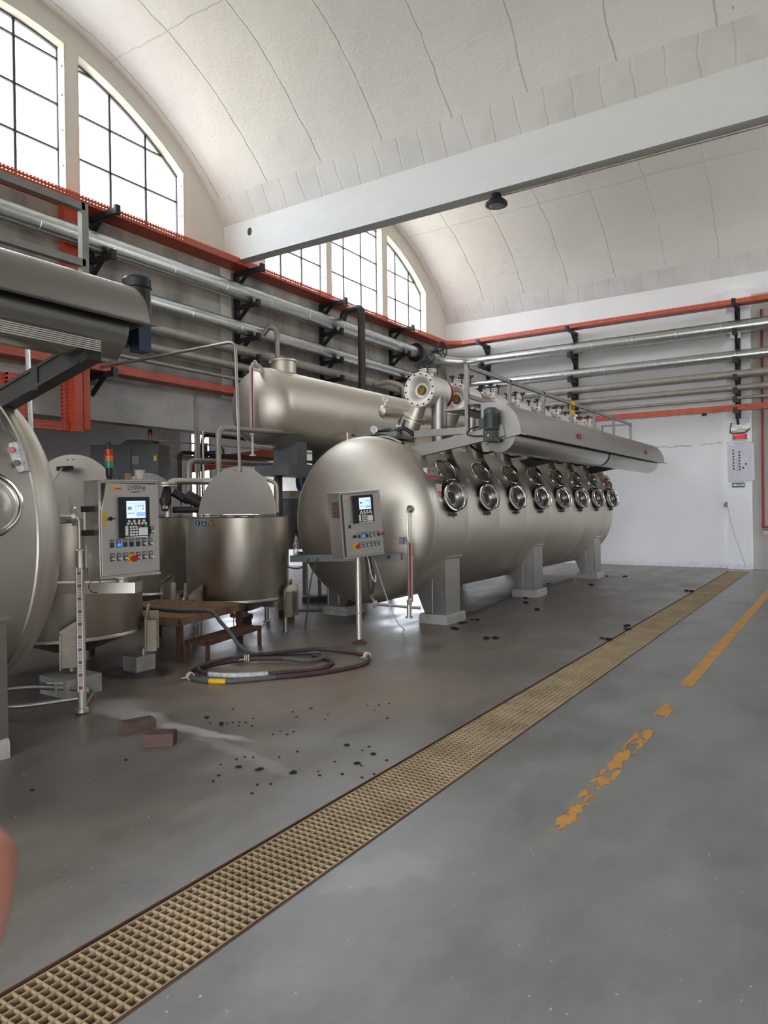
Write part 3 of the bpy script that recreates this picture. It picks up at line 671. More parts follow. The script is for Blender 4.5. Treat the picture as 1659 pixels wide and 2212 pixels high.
# high bay lamp under the beam
t = thing('high_bay_lamp', 'black round high bay lamp hanging under the ceiling beam', 'lamp', (-4.5, 10.2, 6.2))
part('lamp_body', MB().lathe([(.03, .20), (.07, .19), (.075, .12), (.1, .10), (.165, .04), (.17, 0), (.12, -.01)], (-4.5, 10.2, 6.215), (0, 0, 1), 28), 'black', t)
part('lens', MB().lathe([(.118, 0), (.09, -.012), (.001, -.014)], (-4.5, 10.2, 6.208), (0, 0, 1), 24, cap=False), 'lens', t)
part('hanger', MB().ring((-4.5, 10.2, 6.445), (1, 0, 0), .025, .006, 14, 6).cyl((-4.5, 10.2, 6.40), (-4.5, 10.2, 6.43), .012, seg=8).tube(smooth_path([(-4.47, 10.2, 6.39), (-4.44, 10.21, 6.36), (-4.42, 10.2, 6.33), (-4.45, 10.2, 6.26), (-4.48, 10.2, 6.25)]), .006, 6), 'black', t)

# ================================================================== DYEING MACHINE
def dyeing_machine(name, label, y0, y1, xc, zc, R, legs_y, port_ys, near_parts, group):
    t = thing(name, label, 'dyeing machine', (xc, (y0 + y1) / 2, 0), 0, group)
    dep = .40
    prof = [(R * sin(a), -dep * cos(a)) for a in [pi / 2 * i / 14 for i in range(15)]]
    prof = [(max(r, 1e-4), h) for r, h in prof]
    L = y1 - y0; body = list(prof)
    for s in (.0,): body += [(R, .02), (R + .006, .03), (R + .006, .06), (R - .002, .07)]
    nseg = len(port_ys)
    for py in port_ys:                       # shallow weld seams between chambers
        s = py - y0 + .52
        if .1 < s < L - .1: body += [(R, s - .02), (R - .003, s), (R, s + .02)]
    body += [(R - .002, L - .07), (R + .006, L - .06), (R + .006, L - .03), (R, L - .02)]
    body += [(max(r, 1e-4), L - h) for r, h in reversed(prof)]
    part('vessel', MB().lathe(body, (xc, y0, zc), (0, 1, 0), 72), 'steel', t)
    for ly in legs_y:
        for sd in (1, -1):
            f = (lambda p: [(xc + sd * a, b) for a, b in p])
            leg = MB().prism(f([(1.0, .13), (1.0, .90), (.80, .72), (.52, .55), (.52, .5), (.68, .13)]), 'y', ly - .22, ly + .22)
            lo = part('leg', leg, 'steel_dark', t)
            part('leg_trim', MB().bar((xc + sd * 1.0, ly - .225, .13), (xc + sd * 1.0, ly - .225, .90), .012, .008).bar((xc + sd * .80, ly - .224, .13), (xc + sd * .80, ly - .224, .70), .008, .006).bar((xc + sd * 1.015, ly - .24, .905), (xc + sd * 1.015, ly + .24, .905), .03, .012), 'steel_rim', lo)
    for k, py in enumerate(port_ys):
        th = radians(14 if near_parts else 10); n = Vector((cos(th) * cos(radians(15)), -cos(th) * sin(radians(15)), sin(th)))
        b = Vector((xc + R * cos(th), py + .03, zc + R * sin(th))); e = b + n * .13
        p = part('manhole', MB().lathe([(.175, -.07), (.185, -.07), (.185, .08), (.20, .085), (.20, .10), (.18, .10), (.165, .095), (.165, .03), (.165, .02)], b, n, 36, cap=False), 'steel_rim', t)
        part('rim', MB().ring(e + n * .005, n, .188, .013, 36), 'steel_rim', p)
        part('clamp_band', MB().lathe([(.19, .02), (.205, .02), (.205, .05), (.19, .05)], b, n, 30, cap=False).box(b.x + .03, b.x + .10, py - .03, py + .05, b.z - .235, b.z - .195), 'black', p)
        st = MB().lathe([(.166, .018), (.11, .024), (.0005, .024)], b, n, 30, cap=False)
        part('strainer', st, 'steel_dark', p)
        sl = MB(); u = Vector((0, 0, 1)).cross(n).normalized(); w = n.cross(u); u2 = (u + w * .55).normalized(); w2 = n.cross(u2)
        for q in range(-3, 4):
            hh = sqrt(.09 ** 2 - (q * .025) ** 2); sl.bar(b + n * .0275 + u2 * (q * .025) - w2 * hh * .95, b + n * .0275 + u2 * (q * .025) + w2 * hh * .95, .016, .004, n)
        part('strainer_slots', sl, 'gasket', p)
        if not near_parts and k == len(port_ys) - 1: continue
        c2 = e + Vector((-.15, .0, .355)); n2 = Vector((cos(radians(34)), -.22, sin(radians(34)))).normalized()
        part('lid_ring', MB().ring(c2, n2, .168, .013, 32).lathe([(.15, -.03), (.17, -.03), (.17, 0)], c2, n2, 30, cap=False), 'steel_rim', p)
        part('lid_glass', MB().lathe([(.155, -.012), (.155, .004)], c2, n2, 28), 'glass', p)
        hp = c2 - Vector((0, 0, .17)); part('hinge', MB().bar(e + Vector((-.02, 0, .19)), hp + Vector((-.03, 0, .02)), .09, .025).cyl(hp + Vector((-.02, -.06, -.02)), hp + Vector((-.02, .06, -.02)), .018, seg=10), 'black', p)
        a_ = b + Vector((-.02, .22, .19)); b_ = b + Vector((-.17, .20, .43))
        part('sight_lamp_bracket', MB().bar(a_ + n * .05, b_ + n * .05, .07, .05, n), 'steel_dark', p)
        part('sight_lamp', MB().lathe([(.075, 0), (.095, .02), (.095, .06), (.085, .07), (.0005, .075)], b_ + n * .06, n2, 22), 'steel_rim', p)
        part('latch', MB().cyl(b + Vector((.02, .2, .14)), b + Vector((.06, .26, .17)), .016, seg=8).ball(b + Vector((.065, .265, .172)), .022, 10), 'steel_rim', p)
        part('drip_lip', MB().bar(b + Vector((.03, 0, -.215)), b + Vector((-.002, .0, -.30)), .12, .012, n), 'steel_dark', p)
    return t
PORTS = [8.496 + 1.08 * k for k in range(8)]
mB = dyeing_machine('dyeing_machine', 'long horizontal stainless dyeing machine with eight round glass ports in the centre', 8.1, 16.3, -5.6, 1.43, 1.145, (8.79, 12.04, 15.62), PORTS, True, 'stainless dyeing machines')
xc, zc, R = -5.6, 1.43, 1.145
# collector underneath
part('collector', MB().lathe([(.001, -.02), (.18, 0), (.2, .05), (.2, 6.3), (.001, 6.4)], (-5.75, 9.4, .42), (0, 1, 0), 24), 'steel_dark', mB)
# valve drums with their pipes
for k in range(8):
    Y = 8.95 + 1.085 * k; cx_, cz_ = -5.175, 3.29
    j = part('valve_drum', MB().lathe([(.235, .0), (.255, .002), (.255, .03), (.24, .032), (.24, .52), (.20, .58), (.001, .60)], (cx_, Y, cz_), (0, 1, 0), 36, cap=False), 'steel_pale', mB)
    part('face_plate', MB().lathe([(.252, -.001), (.252, -.02), (.20, -.022), (.165, -.008), (.11, .055), (.085, .06), (.001, .058)], (cx_, Y, cz_), (0, 1, 0), 40, cap=False), 'steel_pale', j)
    bt = MB()
    for q in range(14): a = 2 * pi * q / 14 + .1; bt.cyl((cx_ + .225 * cos(a), Y - .035, cz_ + .225 * sin(a)), (cx_ + .225 * cos(a), Y - .015, cz_ + .225 * sin(a)), .012, seg=8)
    part('bolt_circle', bt, 'pipe_black', j)
    part('emblem', MB().lathe([(.062, .03), (.062, .0505), (.001, .0505)], (cx_, Y, cz_), (0, 1, 0), 24, cap=False).lathe([(.05, .028), (.045, .03)], (cx_, Y, cz_), (0, 1, 0), 20, cap=False), 'yellow_em', j)
    part('emblem_ring', MB().ring((cx_, Y + .046, cz_), (0, 1, 0), .064, .007, 26, 6).ring((cx_, Y + .03, cz_), (0, 1, 0), .032, .004, 20, 6), 'pipe_black', j)
    part('seal_ring', MB().lathe([(.10, .575), (.228, .575), (.228, .615), (.10, .615)], (cx_, Y, cz_), (0, 1, 0), 30, cap=False), 'redband', j)
    part('top_nozzle', MB().lathe([(.088, .2), (.088, .272), (.132, .275), (.132, .290), (.10, .291), (.10, .298), (.136, .299), (.136, .314), (.05, .318), (.001, .318)], (cx_ + .02, Y + .2, cz_), (0, 0, 1), 26, cap=False), 'steel_pale', j)
    for q in range(4):
        a = pi / 2 * q + .5; kx, ky = cx_ + .02 + .142 * cos(a), Y + .2 + .142 * sin(a)
        kb = MB().cyl((kx, ky, cz_ + .235), (kx, ky, cz_ + .37), .011, seg=8).cyl((kx, ky, cz_ + .33), (kx, ky, cz_ + .375), .022, .03, 8)
        for s_ in range(3): b_ = a + s_ * 2 * pi / 3; kb.bar((kx, ky, cz_ + .37), (kx + .05 * cos(b_), ky + .05 * sin(b_), cz_ + .378), .026, .026)
        part('star_knob', kb, 'black', j)
    # right hand downpipe into the vessel
    part('downpipe', MB().cyl((-5.02, Y + .30, 3.2), (-5.03, Y + .30, 2.72), .118, seg=24).lathe([(.118, 0), (.17, 0), (.17, .025), (.118, .025)], (-5.03, Y + .30, 2.70), (0, 0, 1), 26).lathe([(.118, 0), (.17, 0), (.17, .025), (.118, .025)], (-5.03, Y + .30, 2.665), (0, 0, 1), 26).cyl((-5.03, Y + .30, 2.68), (-4.95, Y + .30, 2.3), .125, .135, 24).cyl((-4.95, Y + .30, 2.31), (-4.82, Y + .28, 1.98), .135, .19, 24), 'steel_dark', mB)
    # left hand inclined throttle pipe
    d = Vector((-.34, 0, -.80)).normalized(); p0 = Vector((-5.27, Y + .15, 3.12)); v_ = part('throttle_valve', MB().cyl(p0, p0 + d * .28, .115, seg=24).lathe([(.115, .20), (.172, .20), (.172, .232), (.12, .232)], p0, d, 26).lathe([(.12, .25), (.172, .25), (.172, .282), (.122, .282), (.125, .52), (.115, .56), (.10, .58)], p0, d, 26), 'steel', mB)
    part('pivot_bar', MB().cyl(p0 + d * .56 + Vector((.02, -.14, 0)), p0 + d * .56 + Vector((.16, -.1, .01)), .02, seg=10).bar(p0 + d * .24 + Vector((-.12, -.11, 0)), p0 + d * .66 + Vector((-.1, -.13, 0)), .03, .02).box(p0.x - .30, p0.x - .22, Y, Y + .1, 2.58, 2.64), 'steel_dark', v_)
    part('base_flange', MB().lathe([(.10, .55), (.13, .60), (.19, .62), (.19, .645), (.15, .65), (.2, .665), (.2, .69), (.16, .70), (.16, .85)], p0, d, 28), 'steel_dark', v_)
    part('side_flange', MB().lathe([(.09, .02), (.125, .02), (.125, .045), (.09, .05), (.09, .08), (.125, .08), (.125, .10), (.09, .10)], p0 + d * .36 + Vector((-.12, 0, 0)), (-1, -.35, .15), 24), 'steel_dark', v_)
hd = part('header_pipe', MB().lathe([(.001, -.11), (.06, -.095), (.095, -.055), (.11, 0), (.11, 7.9)], (-5.80, 9.0, 3.03), (0, 1, 0), 24), 'steel', mB)
def gauge(parent, c, r=.055):
    part('pressure_gauge', MB().lathe([(r * .9, .012), (r, .01), (r, -.03), (r * .8, -.035)], c, (0.35, -1, 0), 24).cyl(Vector(c) - Vector((0, 0, r)), Vector(c) - Vector((0, 0, r + .06)), .012, seg=8), 'steel_rim', parent)
    c = Vector(c); n = Vector((.35, -1, 0)).normalized()
    part('gauge_face', MB().lathe([(r * .9, .013), (.001, .013)], c, n, 24, cap=False), 'dial', parent)
    u = n.cross(Vector((0, 0, 1))); part('gauge_needle', MB().bar(c + n * .015 - u * r * .5 - Vector((0, 0, r * .4)), c + n * .015 + u * r * .3 + Vector((0, 0, r * .25)), .006, .002, n), 'ink', parent)
gauge(hd, (-5.79, 8.97, 3.22)); 
bx = part('top_frame', MB().box(-5.95, -5.25, 8.42, 8.50, 2.585, 2.655).box(-5.9, -5.3, 8.6, 8.9, 2.57, 2.62), 'steel_dark', mB)
gauge(bx, (-5.60, 8.38, 2.70))
part('cable_bundle', MB().tube(smooth_path([(-5.85, 8.7, 2.70), (-5.6, 8.75, 2.72), (-5.45, 8.65, 2.68), (-5.3, 8.7, 2.72), (-5.15, 8.72, 2.62)]), .03, 8).tube(smooth_path([(-5.75, 8.4, 2.60), (-5.5, 8.36, 2.62), (-5.3, 8.35, 2.55), (-5.1, 8.38, 2.47)]), .018, 8).box(-5.85, -5.55, 8.75, 9.0, 2.62, 2.72), 'black', bx)
part('white_hose', MB().tube(smooth_path([(-5.6, 8.38, 2.585), (-5.42, 8.34, 2.585), (-5.26, 8.32, 2.545), (-5.12, 8.33, 2.48)]), .014, 8), 'cream', bx)
for k in range(7):
    Y = 9.4 + 1.085 * k
    part('cable_bundle', MB().tube(smooth_path([(-4.75, Y, 2.62), (-4.6, Y + .2, 2.42), (-4.45, Y + .4, 2.40), (-4.4, Y + .55, 2.5), (-4.6, Y + .7, 2.6)]), .012, 6).tube(smooth_path([(-4.75, Y + .1, 2.6), (-4.55, Y + .3, 2.38), (-4.4, Y + .5, 2.46), (-4.5, Y + .8, 2.6)]), .01, 6), 'black', mB)
# name plate and warning plate on brackets
Tm = facing((-4.56, 8.19, 2.04), radians(40))
pl = part('name_plate', MB().box(-.072, .072, -.004, .004, -.08, .075).xf(Tm), 'midgrey', mB, 'grey name plate with red band beside the first port')
part('plate_bracket', MB().box(-.12, -.072, .0, .01, -.075, .07).xf(Tm), 'steel', pl)
part('red_band', MB().box(-.062, .062, -.006, -.003, -.07, -.03).xf(Tm), 'redband', pl)
part('lettering', text_mb('4S', .058).xf(Tm @ Matrix.Translation((.018, -.006, .025))), 'ink', pl)
part('red_letter', MB().box(-.052, -.042, -.006, -.003, 0, .052).box(-.052, -.024, -.006, -.003, .043, .052).box(-.031, -.024, -.006, -.003, .02, .052).xf(Tm), 'redband', pl)
Tm = facing((-4.515, 8.27, 1.80), radians(48))
pl = part('warning_plate', MB().box(-.04, .04, -.004, .004, .0, .10).xf(Tm), 'steel', mB, 'small plate, steel above and red below')
part('red_field', MB().box(-.04, .04, -.005, .003, -.13, -.001).xf(Tm), 'red_pl', pl)
for i, q in enumerate((-.03, -.055, -.09)): part('print_line', MB().box(-.03, .03, -.0065, -.004, q, q + .009).xf(Tm), 'white_pl', pl)

mA = dyeing_machine('dyeing_machine', 'near stainless dyeing machine cut off by the left edge of the photo', -3.0, 2.75, -5.6, 1.43, 1.145, (-1.2, 2.33), [.15, 1.23, 2.31], False, 'stainless dyeing machines')
# concrete plinths under the legs
PL = {(8.79, 1): 'concrete plinth under the nearest right leg of the long machine', (12.04, 1): 'concrete plinth under the middle right leg of the long machine', (15.62, 1): 'concrete plinth under the farthest right leg of the long machine', (8.79, -1): 'concrete plinth under the nearest left leg, behind the panel pole', (12.04, -1): 'concrete plinth under the middle left leg, below the long machine', (15.62, -1): 'concrete plinth under the farthest left leg of the long machine', (2.33, 1): 'concrete plinth under the leg at the left photo edge', (2.33, -1): 'concrete plinth under the hidden leg of the near left machine'}
for (ly, sd), lb in PL.items():
    a, b = sorted((xc + sd * .62, xc + sd * (1.06 if ly > 5 else 1.01)))
    mb = MB().prism([(a, 0), (b, 0), (b, .1), (b - .02, .13), (a + .02, .13), (a, .1)], 'y', ly - .28, ly + (.27 if ly > 5 else .225))
    single('concrete_plinth', mb, 'concrete', lb, 'plinth', 'concrete plinths under the machine legs')

# ------------------------------------------------------------------ overhead reel hood
def reel_hood(label, D, near, y0=8.5, y1=16.85, hh=.42, de=-.25):
    D = Vector(D); t = thing('reel_hood', label, 'reel hood', Vector((-3.8, (y0 + y1) / 2, 2.3)) + D, 0, 'reel hoods')
    T = Matrix.Translation(D)
    q = [(-4.22, 2.535 + hh), (-3.80, 2.515 + hh)] + [(-3.80 + .35 * sin(a), 2.515 + hh * cos(a)) for a in [pi / 2 * i / 8 for i in range(1, 9)]]
    th = [(x - .0 + .0, z) for x, z in q]; inner = [(x - .012, z - .014) for x, z in reversed(q)]
    part('hood', MB().prism(th + [(-3.375, 2.497), (-3.378, 2.488)] + inner, 'y', y0, y1).xf(T), 'steel_dark', t)
    part('end_plate', MB().prism([(-3.99, 2.40), (-3.46, 2.50), (-3.45, 2.515)] + [(-3.80 + .35 * sin(a), 2.515 + hh * cos(a)) for a in [pi / 2 * i / 8 for i in range(8, -1, -1)]] + [(-4.0, 2.51 + hh)], 'y', y0 - .012, y0 + .004).xf(T), 'steel_dark', t)
    part('end_plate', MB().prism([(-3.99, 2.50), (-3.45, 2.515)] + [(-3.80 + .35 * sin(a), 2.515 + hh * cos(a)) for a in [pi / 2 * i / 8 for i in range(8, -1, -1)]] + [(-4.0, 2.51 + hh)], 'y', y1 - .012, y1).xf(T), 'steel_dark', t)
    for a, b in ((y0 + .02, 12.75), (12.85, y1 + de)):
        part('drum_trough', MB().lathe([(.214, 0), (.216, .03), (.216, b - a - .03), (.214, b - a), (.19, b - a + .02), (.001, b - a + .03)], (-3.755, a, 2.50), (0, 1, 0), 40).lathe([(.001, -.005), (.214, 0)], (-3.755, a, 2.50), (0, 1, 0), 40, cap=False).xf(T), 'steel_drum', t)
    for yy in ((8.47, 12.3, 16.0) if near else ()):
        ar = MB().prism([(-5.14, 2.43), (-4.90, 2.275), (-3.58, 2.30), (-3.58, 2.42), (-3.84, 2.47)], 'y', yy - .07, yy - .04) if False else MB()
        ar.bar((-5.0, yy, 2.345), (-3.66, yy, 2.56), .10, .15)
        part('arm', ar.xf(T), 'steel_dark' if near and yy < 9 else 'black', t)
    return t, T
hB, TB = reel_hood('long curved stainless reel hood over the ports of the central machine', (0, 0, 0), True)
g = part('gear_box', MB().box(-3.88, -3.72, 8.30, 8.46, 2.42, 2.56).cyl((-3.80, 8.29, 2.49), (-3.80, 8.30, 2.49), .06, seg=18), 'grey_paint', hB)
gb = MB()
for q in range(8): a = q * pi / 4; gb.cyl((-3.80 + .052 * cos(a), 8.28, 2.49 + .052 * sin(a)), (-3.80 + .052 * cos(a), 8.30, 2.49 + .052 * sin(a)), .008, seg=6)
part('gear_bolts', gb.cyl((-3.80, 8.275, 2.49), (-3.80, 8.30, 2.49), .022, seg=12), 'steel_rim', g)
mt = part('motor', MB().lathe([(.06, 0), (.095, .01), (.095, .02), (.082, .03), (.082, .20), (.09, .205), (.09, .26), (.07, .285), (.001, .29)], (-3.80, 8.36, 2.56), (0, 0, 1), 28), 'green_motor', hB)
fn = MB()
for q in range(28): a = 2 * pi * q / 28; fn.bar((-3.80 + .086 * cos(a), 8.36 + .086 * sin(a), 2.60), (-3.80 + .086 * cos(a), 8.36 + .086 * sin(a), 2.75), .004, .012, (cos(a), sin(a), 0))
part('motor_fins', fn, 'green_motor', mt); part('terminal_box', MB().box(-3.95, -3.87, 8.32, 8.40, 2.6, 2.72), 'green_motor', mt)
part('motor_cable', MB().tube(smooth_path([(-3.95, 8.36, 2.62), (-4.08, 8.36, 2.60), (-4.14, 8.37, 2.53), (-4.0, 8.36, 2.50), (-3.9, 8.36, 2.5)]), .01, 8), 'black', mt)
for (yy, zz) in ((10.85, 2.66), (15.2, 2.66)):
    Tm = facing((-3.455, yy, zz), radians(90))
    part('sticker', MB().box(-.09, .09, -.004, .0, -.04, .03).xf(Tm), 'redband', hB, 'faded red sticker on the hood')
hA, TA = reel_hood('near stainless reel hood with motor at upper left, above the near machine', (-.30, -13.8, .28), False, 11.5, hh=.31, de=-.10)
g = part('motor', MB().lathe([(.085, -.16), (.09, 0), (.09, .14), (.10, .145), (.10, .20), (.085, .22), (.001, .225)], (-3.85, 17.06, 2.72), (0, 0, 1), 28).xf(TA), 'black', hA, 'black round motor cap')
part('gear_box', MB().box(-3.98, -3.80, 16.88, 17.0, 2.45, 2.62).xf(TA), 'black', hA)
part('junction_box', MB().box(-3.80, -3.70, 16.95, 17.05, 2.40, 2.66).xf(TA), 'blue_valve', hA)
part('arm', MB().bar((-5.15, 2.75, 2.335), (-3.93, 2.75, 2.605), .10, .14).bar((-5.0, 2.695, 2.305), (-4.0, 2.695, 2.525), .012, .02).bar((-5.0, 2.695, 2.43), (-4.0, 2.695, 2.65), .012, .02).box(-4.52, -4.44, 2.69, 2.70, 2.40, 2.55), 'arm_shade', hA, 'dark arm carrying the hood')
mb = MB()
for q in range(6): mb.box(-3.56, -3.548, 11.6, 16.55, 2.36 + q * .012 - .06, 2.366 + q * .012 - .06)
part('corrugation', MB().xf(TA) if False else mb.xf(TA), 'steel_pale', hA)

# ------------------------------------------------------------------ guard rail
def guard_rail(label, D, y0, y1, corner):
    D = Vector(D); T = Matrix.Translation(D)
    t = thing('guard_rail', label, 'guard rail', Vector((-4.2, (y0 + y1) / 2, 2.9)) + D, 0, 'platform guard rails')
    part('top_rail', MB().bar((-4.2, y0, 3.44), (-4.2, y1, 3.44), .05, .05).xf(T), 'rail', t); part('mid_rail', MB().bar((-4.2, y0, 3.05), (-4.2, y1, 3.05), .05, .05).xf(T), 'rail', t)
    n = max(1, round((y1 - y0) / 1.41))
    for i in range(n + 1):
        yy = y0 + (y1 - y0) * i / n; lowz = 2.585 if (i == 0 and corner) else 2.95
        part('post', MB().bar((-4.2, yy, lowz), (-4.2, yy, 3.465), .05, .05).xf(T), 'rail', t)
    if corner: part('end_rail', MB().bar((-4.2, y1, 3.44), (-4.85, y1, 3.44), .04, .04).bar((-4.2, y1, 3.05), (-4.85, y1, 3.05), .04, .04).bar((-4.85, y1, 2.9), (-4.85, y1, 3.46), .04, .04).xf(T), 'rail', t)
    if corner: part('base_beam', MB().bar((-4.2, y0, 2.60), (-5.0, y0, 2.60), .06, .09).box(-4.55, -4.22, y0, y1, 2.88, 2.90).xf(T), 'steel_dark', t)
    return t
guard_rail('grey steel guard rail on top of the central reel hood', (0, 0, 0), 8.5, 16.92, True)
guard_rail('grey steel guard rail above the near reel hood at upper left', (-.25, -13.85, .27), 12.7, 16.9, False)
Tm = facing((-4.165, 12.70, 3.37), radians(90))
sg = thing('hanging_sign', 'yellow sign with dark lettering hung on the guard rail', 'sign', (-4.165, 12.70, 3.2))
part('board', MB().box(-.12, .12, -.003, .003, -.155, .10).xf(Tm), 'yellow', sg); part('lettering', text_mb('FASDUG', .075).xf(Tm @ Matrix.Translation((0, -.005, -.015)) @ Matrix.Diagonal((.8, 1, 1.8, 1))), 'ink', sg)

# ------------------------------------------------------------------ upper tank
t = thing('storage_tank', 'upper horizontal stainless storage tank with domed end behind the main machine', 'tank', (-7.6, 11.5, 2.7))
Ru = .605
pr = [(max(Ru * sin(a), 1e-4), -.34 * cos(a)) for a in [pi / 2 * i / 12 for i in range(13)]]
part('vessel', MB().lathe(pr + [(Ru, 7.3)] + [(r, 7.3 - h) for r, h in reversed(pr)], (-7.6, 8.3, 3.18), (0, 1, 0), 56), 'steel', t)
part('top_nozzle', MB().lathe([(.20, 0), (.20, .19), (.235, .19), (.235, .215), (.20, .215), (.19, .2)], (-7.6, 8.78, 3.76), (0, 0, 1), 30), 'steel', t)
gz = part('level_gauge', MB().box(-7.46, -7.41, 7.84, 7.88, 2.70, 3.72).cyl((-7.45, 7.86, 3.70), (-7.5, 8.25, 3.68), .02, seg=10).cyl((-7.43, 7.86, 2.40), (-7.43, 7.86, 2.71), .018, seg=10).lathe([(.05, 0), (.05, .02)], (-7.43, 7.86, 2.39), (0, 0, 1), 14), 'steel_pale', t)
part('indicator', MB().box(-7.409, -7.395, 7.835, 7.85, 2.73, 3.70), 'water_red', gz)
part('elbow_fitting', MB().tube(rnd([(-7.43, 7.86, 3.70), (-7.45, 7.90, 3.78), (-7.5, 8.12, 3.78), (-7.52, 8.25, 3.68)], .06), .024, 10).ring((-7.47, 7.98, 3.80), (1, 0, 0), .03, .012, 14, 6), 'steel_rim', t)
for yy in (8.75, 9.75):
    part('saddle', MB().box(-7.8, -7.3, yy - .02, yy + .22, 2.28, 2.80), 'midgrey', t)
part('support_frame', MB().box(-7.9, -7.2, 8.4, 14.5, 2.12, 2.28).box(-7.85, -7.7, 14.2, 14.35, 0, 2.12).box(-7.35, -7.2, 14.2, 14.35, 0, 2.12).box(-7.95, -7.85, 8.9, 9.0, 0, 2.12).box(-7.25, -7.15, 9.75, 9.85, 0, 2.12), 'midgrey', t)
part('stub_pipe', MB().cyl((-7.05, 9.75, 2.3), (-7.05, 9.75, 2.86), .03, seg=10), 'steel', t)

# ------------------------------------------------------------------ process pipes in the gap
PP = [([(-7.2, 6.95, 2.0), (-7.2, 6.95, 2.71), (-7.2, 8.8, 2.78), (-7.2, 9.9, 2.86), (-6.3, 10.6, 2.86)], .04, 'pipe_dull', 'pipe looping up behind the middle vat lid and under the upper tank'),
      ([(-8.3, 7.4, 1.75), (-8.3, 7.4, 2.34), (-8.3, 10.4, 2.36)], .045, 'pipe_dull', 'lower horizontal pipe running towards the main machine behind the vat lid'),
      ([(-8.0, 6.75, 1.5), (-8.0, 6.75, 2.0), (-8.05, 7.35, 2.02), (-7.5, 7.8, 2.0)], .05, 'steel', 'bent pipe with flange left of the middle vat lid'),
      ([(-10.3, 9.53, 0), (-10.3, 9.53, 3.02), (-10.3, 15.3, 3.0)], .032, 'black', 'upper thin black pipe in front of the lattice window'),
      ([(-10.3, 8.97, 0), (-10.3, 8.97, 2.66), (-10.3, 15.3, 2.65)], .036, 'black', 'lower thin black pipe with handwheel valve'),
      ([(-10.25, 8.0, 2.83), (-10.25, 15.3, 2.86)], .015, 'pipe_dull', 'thin grey line running level behind the pipes'),
      ([(-10.2, 9.34, 0), (-10.2, 9.34, 3.06)], .034, 'steel', 'upright shiny pipe in front of the lattice window'),
      ([(-10.1, 9.36, 0), (-10.1, 9.36, 3.06)], .022, 'steel', 'slim upright pipe beside the shiny one'),
      ([(-6.45, 7.28, 1.55), (-6.45, 7.28, 1.95), (-6.6, 7.2, 2.0)], .025, 'steel', 'small hooked pipe right of the middle vat lid'),
      ([(-7.9, 9.4, .78), (-7.1, 9.5, .78), (-6.7, 9.8, .78)], .085, 'steel_dark', 'fat horizontal pipe low between vat and machine')]
for pth, r, mt_, lb in PP: single('process_pipe', MB().tube(rnd(pth, .13), r, 12), mt_, lb, 'pipe', 'process pipes between the vats')
single('cable_tray', MB().bar((-10.42, 9.3, 2.42), (-10.42, 12.5, 2.90), .02, .26), 'red', 'orange red sloping tray seen under the upper tank', 'cable tray')
single('cable_tray', MB().bar((-10.32, 8.76, 2.56), (-10.44, 9.5, 2.58), .05, .09), 'pipe_dull', 'grey tray arm in front of the red tray left of the window', 'cable tray')
t = thing('globe_valve', 'dark blue valve with handwheel in front of the lattice window', 'valve', (-10.3, 9.5, 2.55))
part('valve_body', MB().cyl((-10.3, 9.36, 2.66), (-10.3, 9.62, 2.66), .075, seg=14).cyl((-10.3, 9.5, 2.66), (-10.0, 9.62, 2.67), .045, seg=12).box(-10.36, -10.24, 9.38, 9.6, 2.60, 2.86), 'blue_valve', t)
part('handwheel', MB().ring((-9.96, 9.66, 2.66), (1, .3, 0), .13, .015, 22, 6).cyl((-9.96, 9.55, 2.57), (-9.96, 9.77, 2.75), .010, seg=6).cyl((-9.96, 9.55, 2.75), (-9.96, 9.77, 2.57), .010, seg=6), 'black', t)
t = thing('pipe_fittings', 'cluster of dark insulated valve fittings left of the middle vat lid', 'valve', (-7.9, 6.9, 1.5))
part('flange', MB().lathe([(.04, 0), (.13, 0), (.13, .02), (.05, .025), (.05, .035), (.13, .035), (.13, .055), (.04, .06)], (-7.98, 6.72, 1.93), (0, 0, 1), 24), 'steel', t)
part('valve_body', MB().cyl((-7.98, 6.72, 1.9), (-7.90, 6.62, 1.70), .055, .08, 14).cyl((-7.90, 6.62, 1.74), (-7.86, 6.58, 1.62), .085, .05, 14).cyl((-7.95, 6.8, 1.85), (-7.8, 6.95, 1.72), .06, seg=14).cyl((-7.8, 6.9, 1.8), (-7.65, 7.05, 1.68), .09, seg=14).cyl((-7.9, 6.75, 1.60), (-7.5, 7.05, 1.60), .045, seg=12), 'pipe_black', t)
part('end_cap', MB().cyl((-7.86, 6.58, 1.64), (-7.85, 6.565, 1.60), .05, seg=12), 'steel_rim', t)
t = thing('pump_pipe', 'dark blue pump elbow and valve left of the main machine dome', 'pump', (-7.6, 10.2, 1.8))
part('pipe_elbow', MB().tube(rnd([(-8.4, 10.2, 2.4), (-8.4, 10.2, 1.9), (-7.7, 10.4, 1.85)], .2), .14, 16), 'blue_valve', t)
part('valve_body', MB().cyl((-7.9, 10.1, 1.95), (-7.2, 10.5, 2.0), .10, seg=14).cyl((-7.5, 10.3, 2.0), (-7.1, 10.55, 2.02), .07, seg=14), 'blue_valve', t)
part('handwheel', MB().ring((-7.95, 9.95, 2.05), (.5, -1, 0), .13, .02, 20, 6), 'black', t)
for (c, lb) in (((-12.05, 15.34, 3.14), 'small lit round lamp left of the main machine dome, upper one'), ((-12.41, 15.34, 2.69), 'small lit round lamp left of the main machine dome, lower one')):
    M.setdefault('lamp_on', emit('lit lamp', (1, .95, .9), 6.0)); single('bulkhead_lamp', MB().ball(c, .11, 14, (1, .7, .7)), 'lamp_on', lb, 'lamp', 'lit lamps behind the machine')

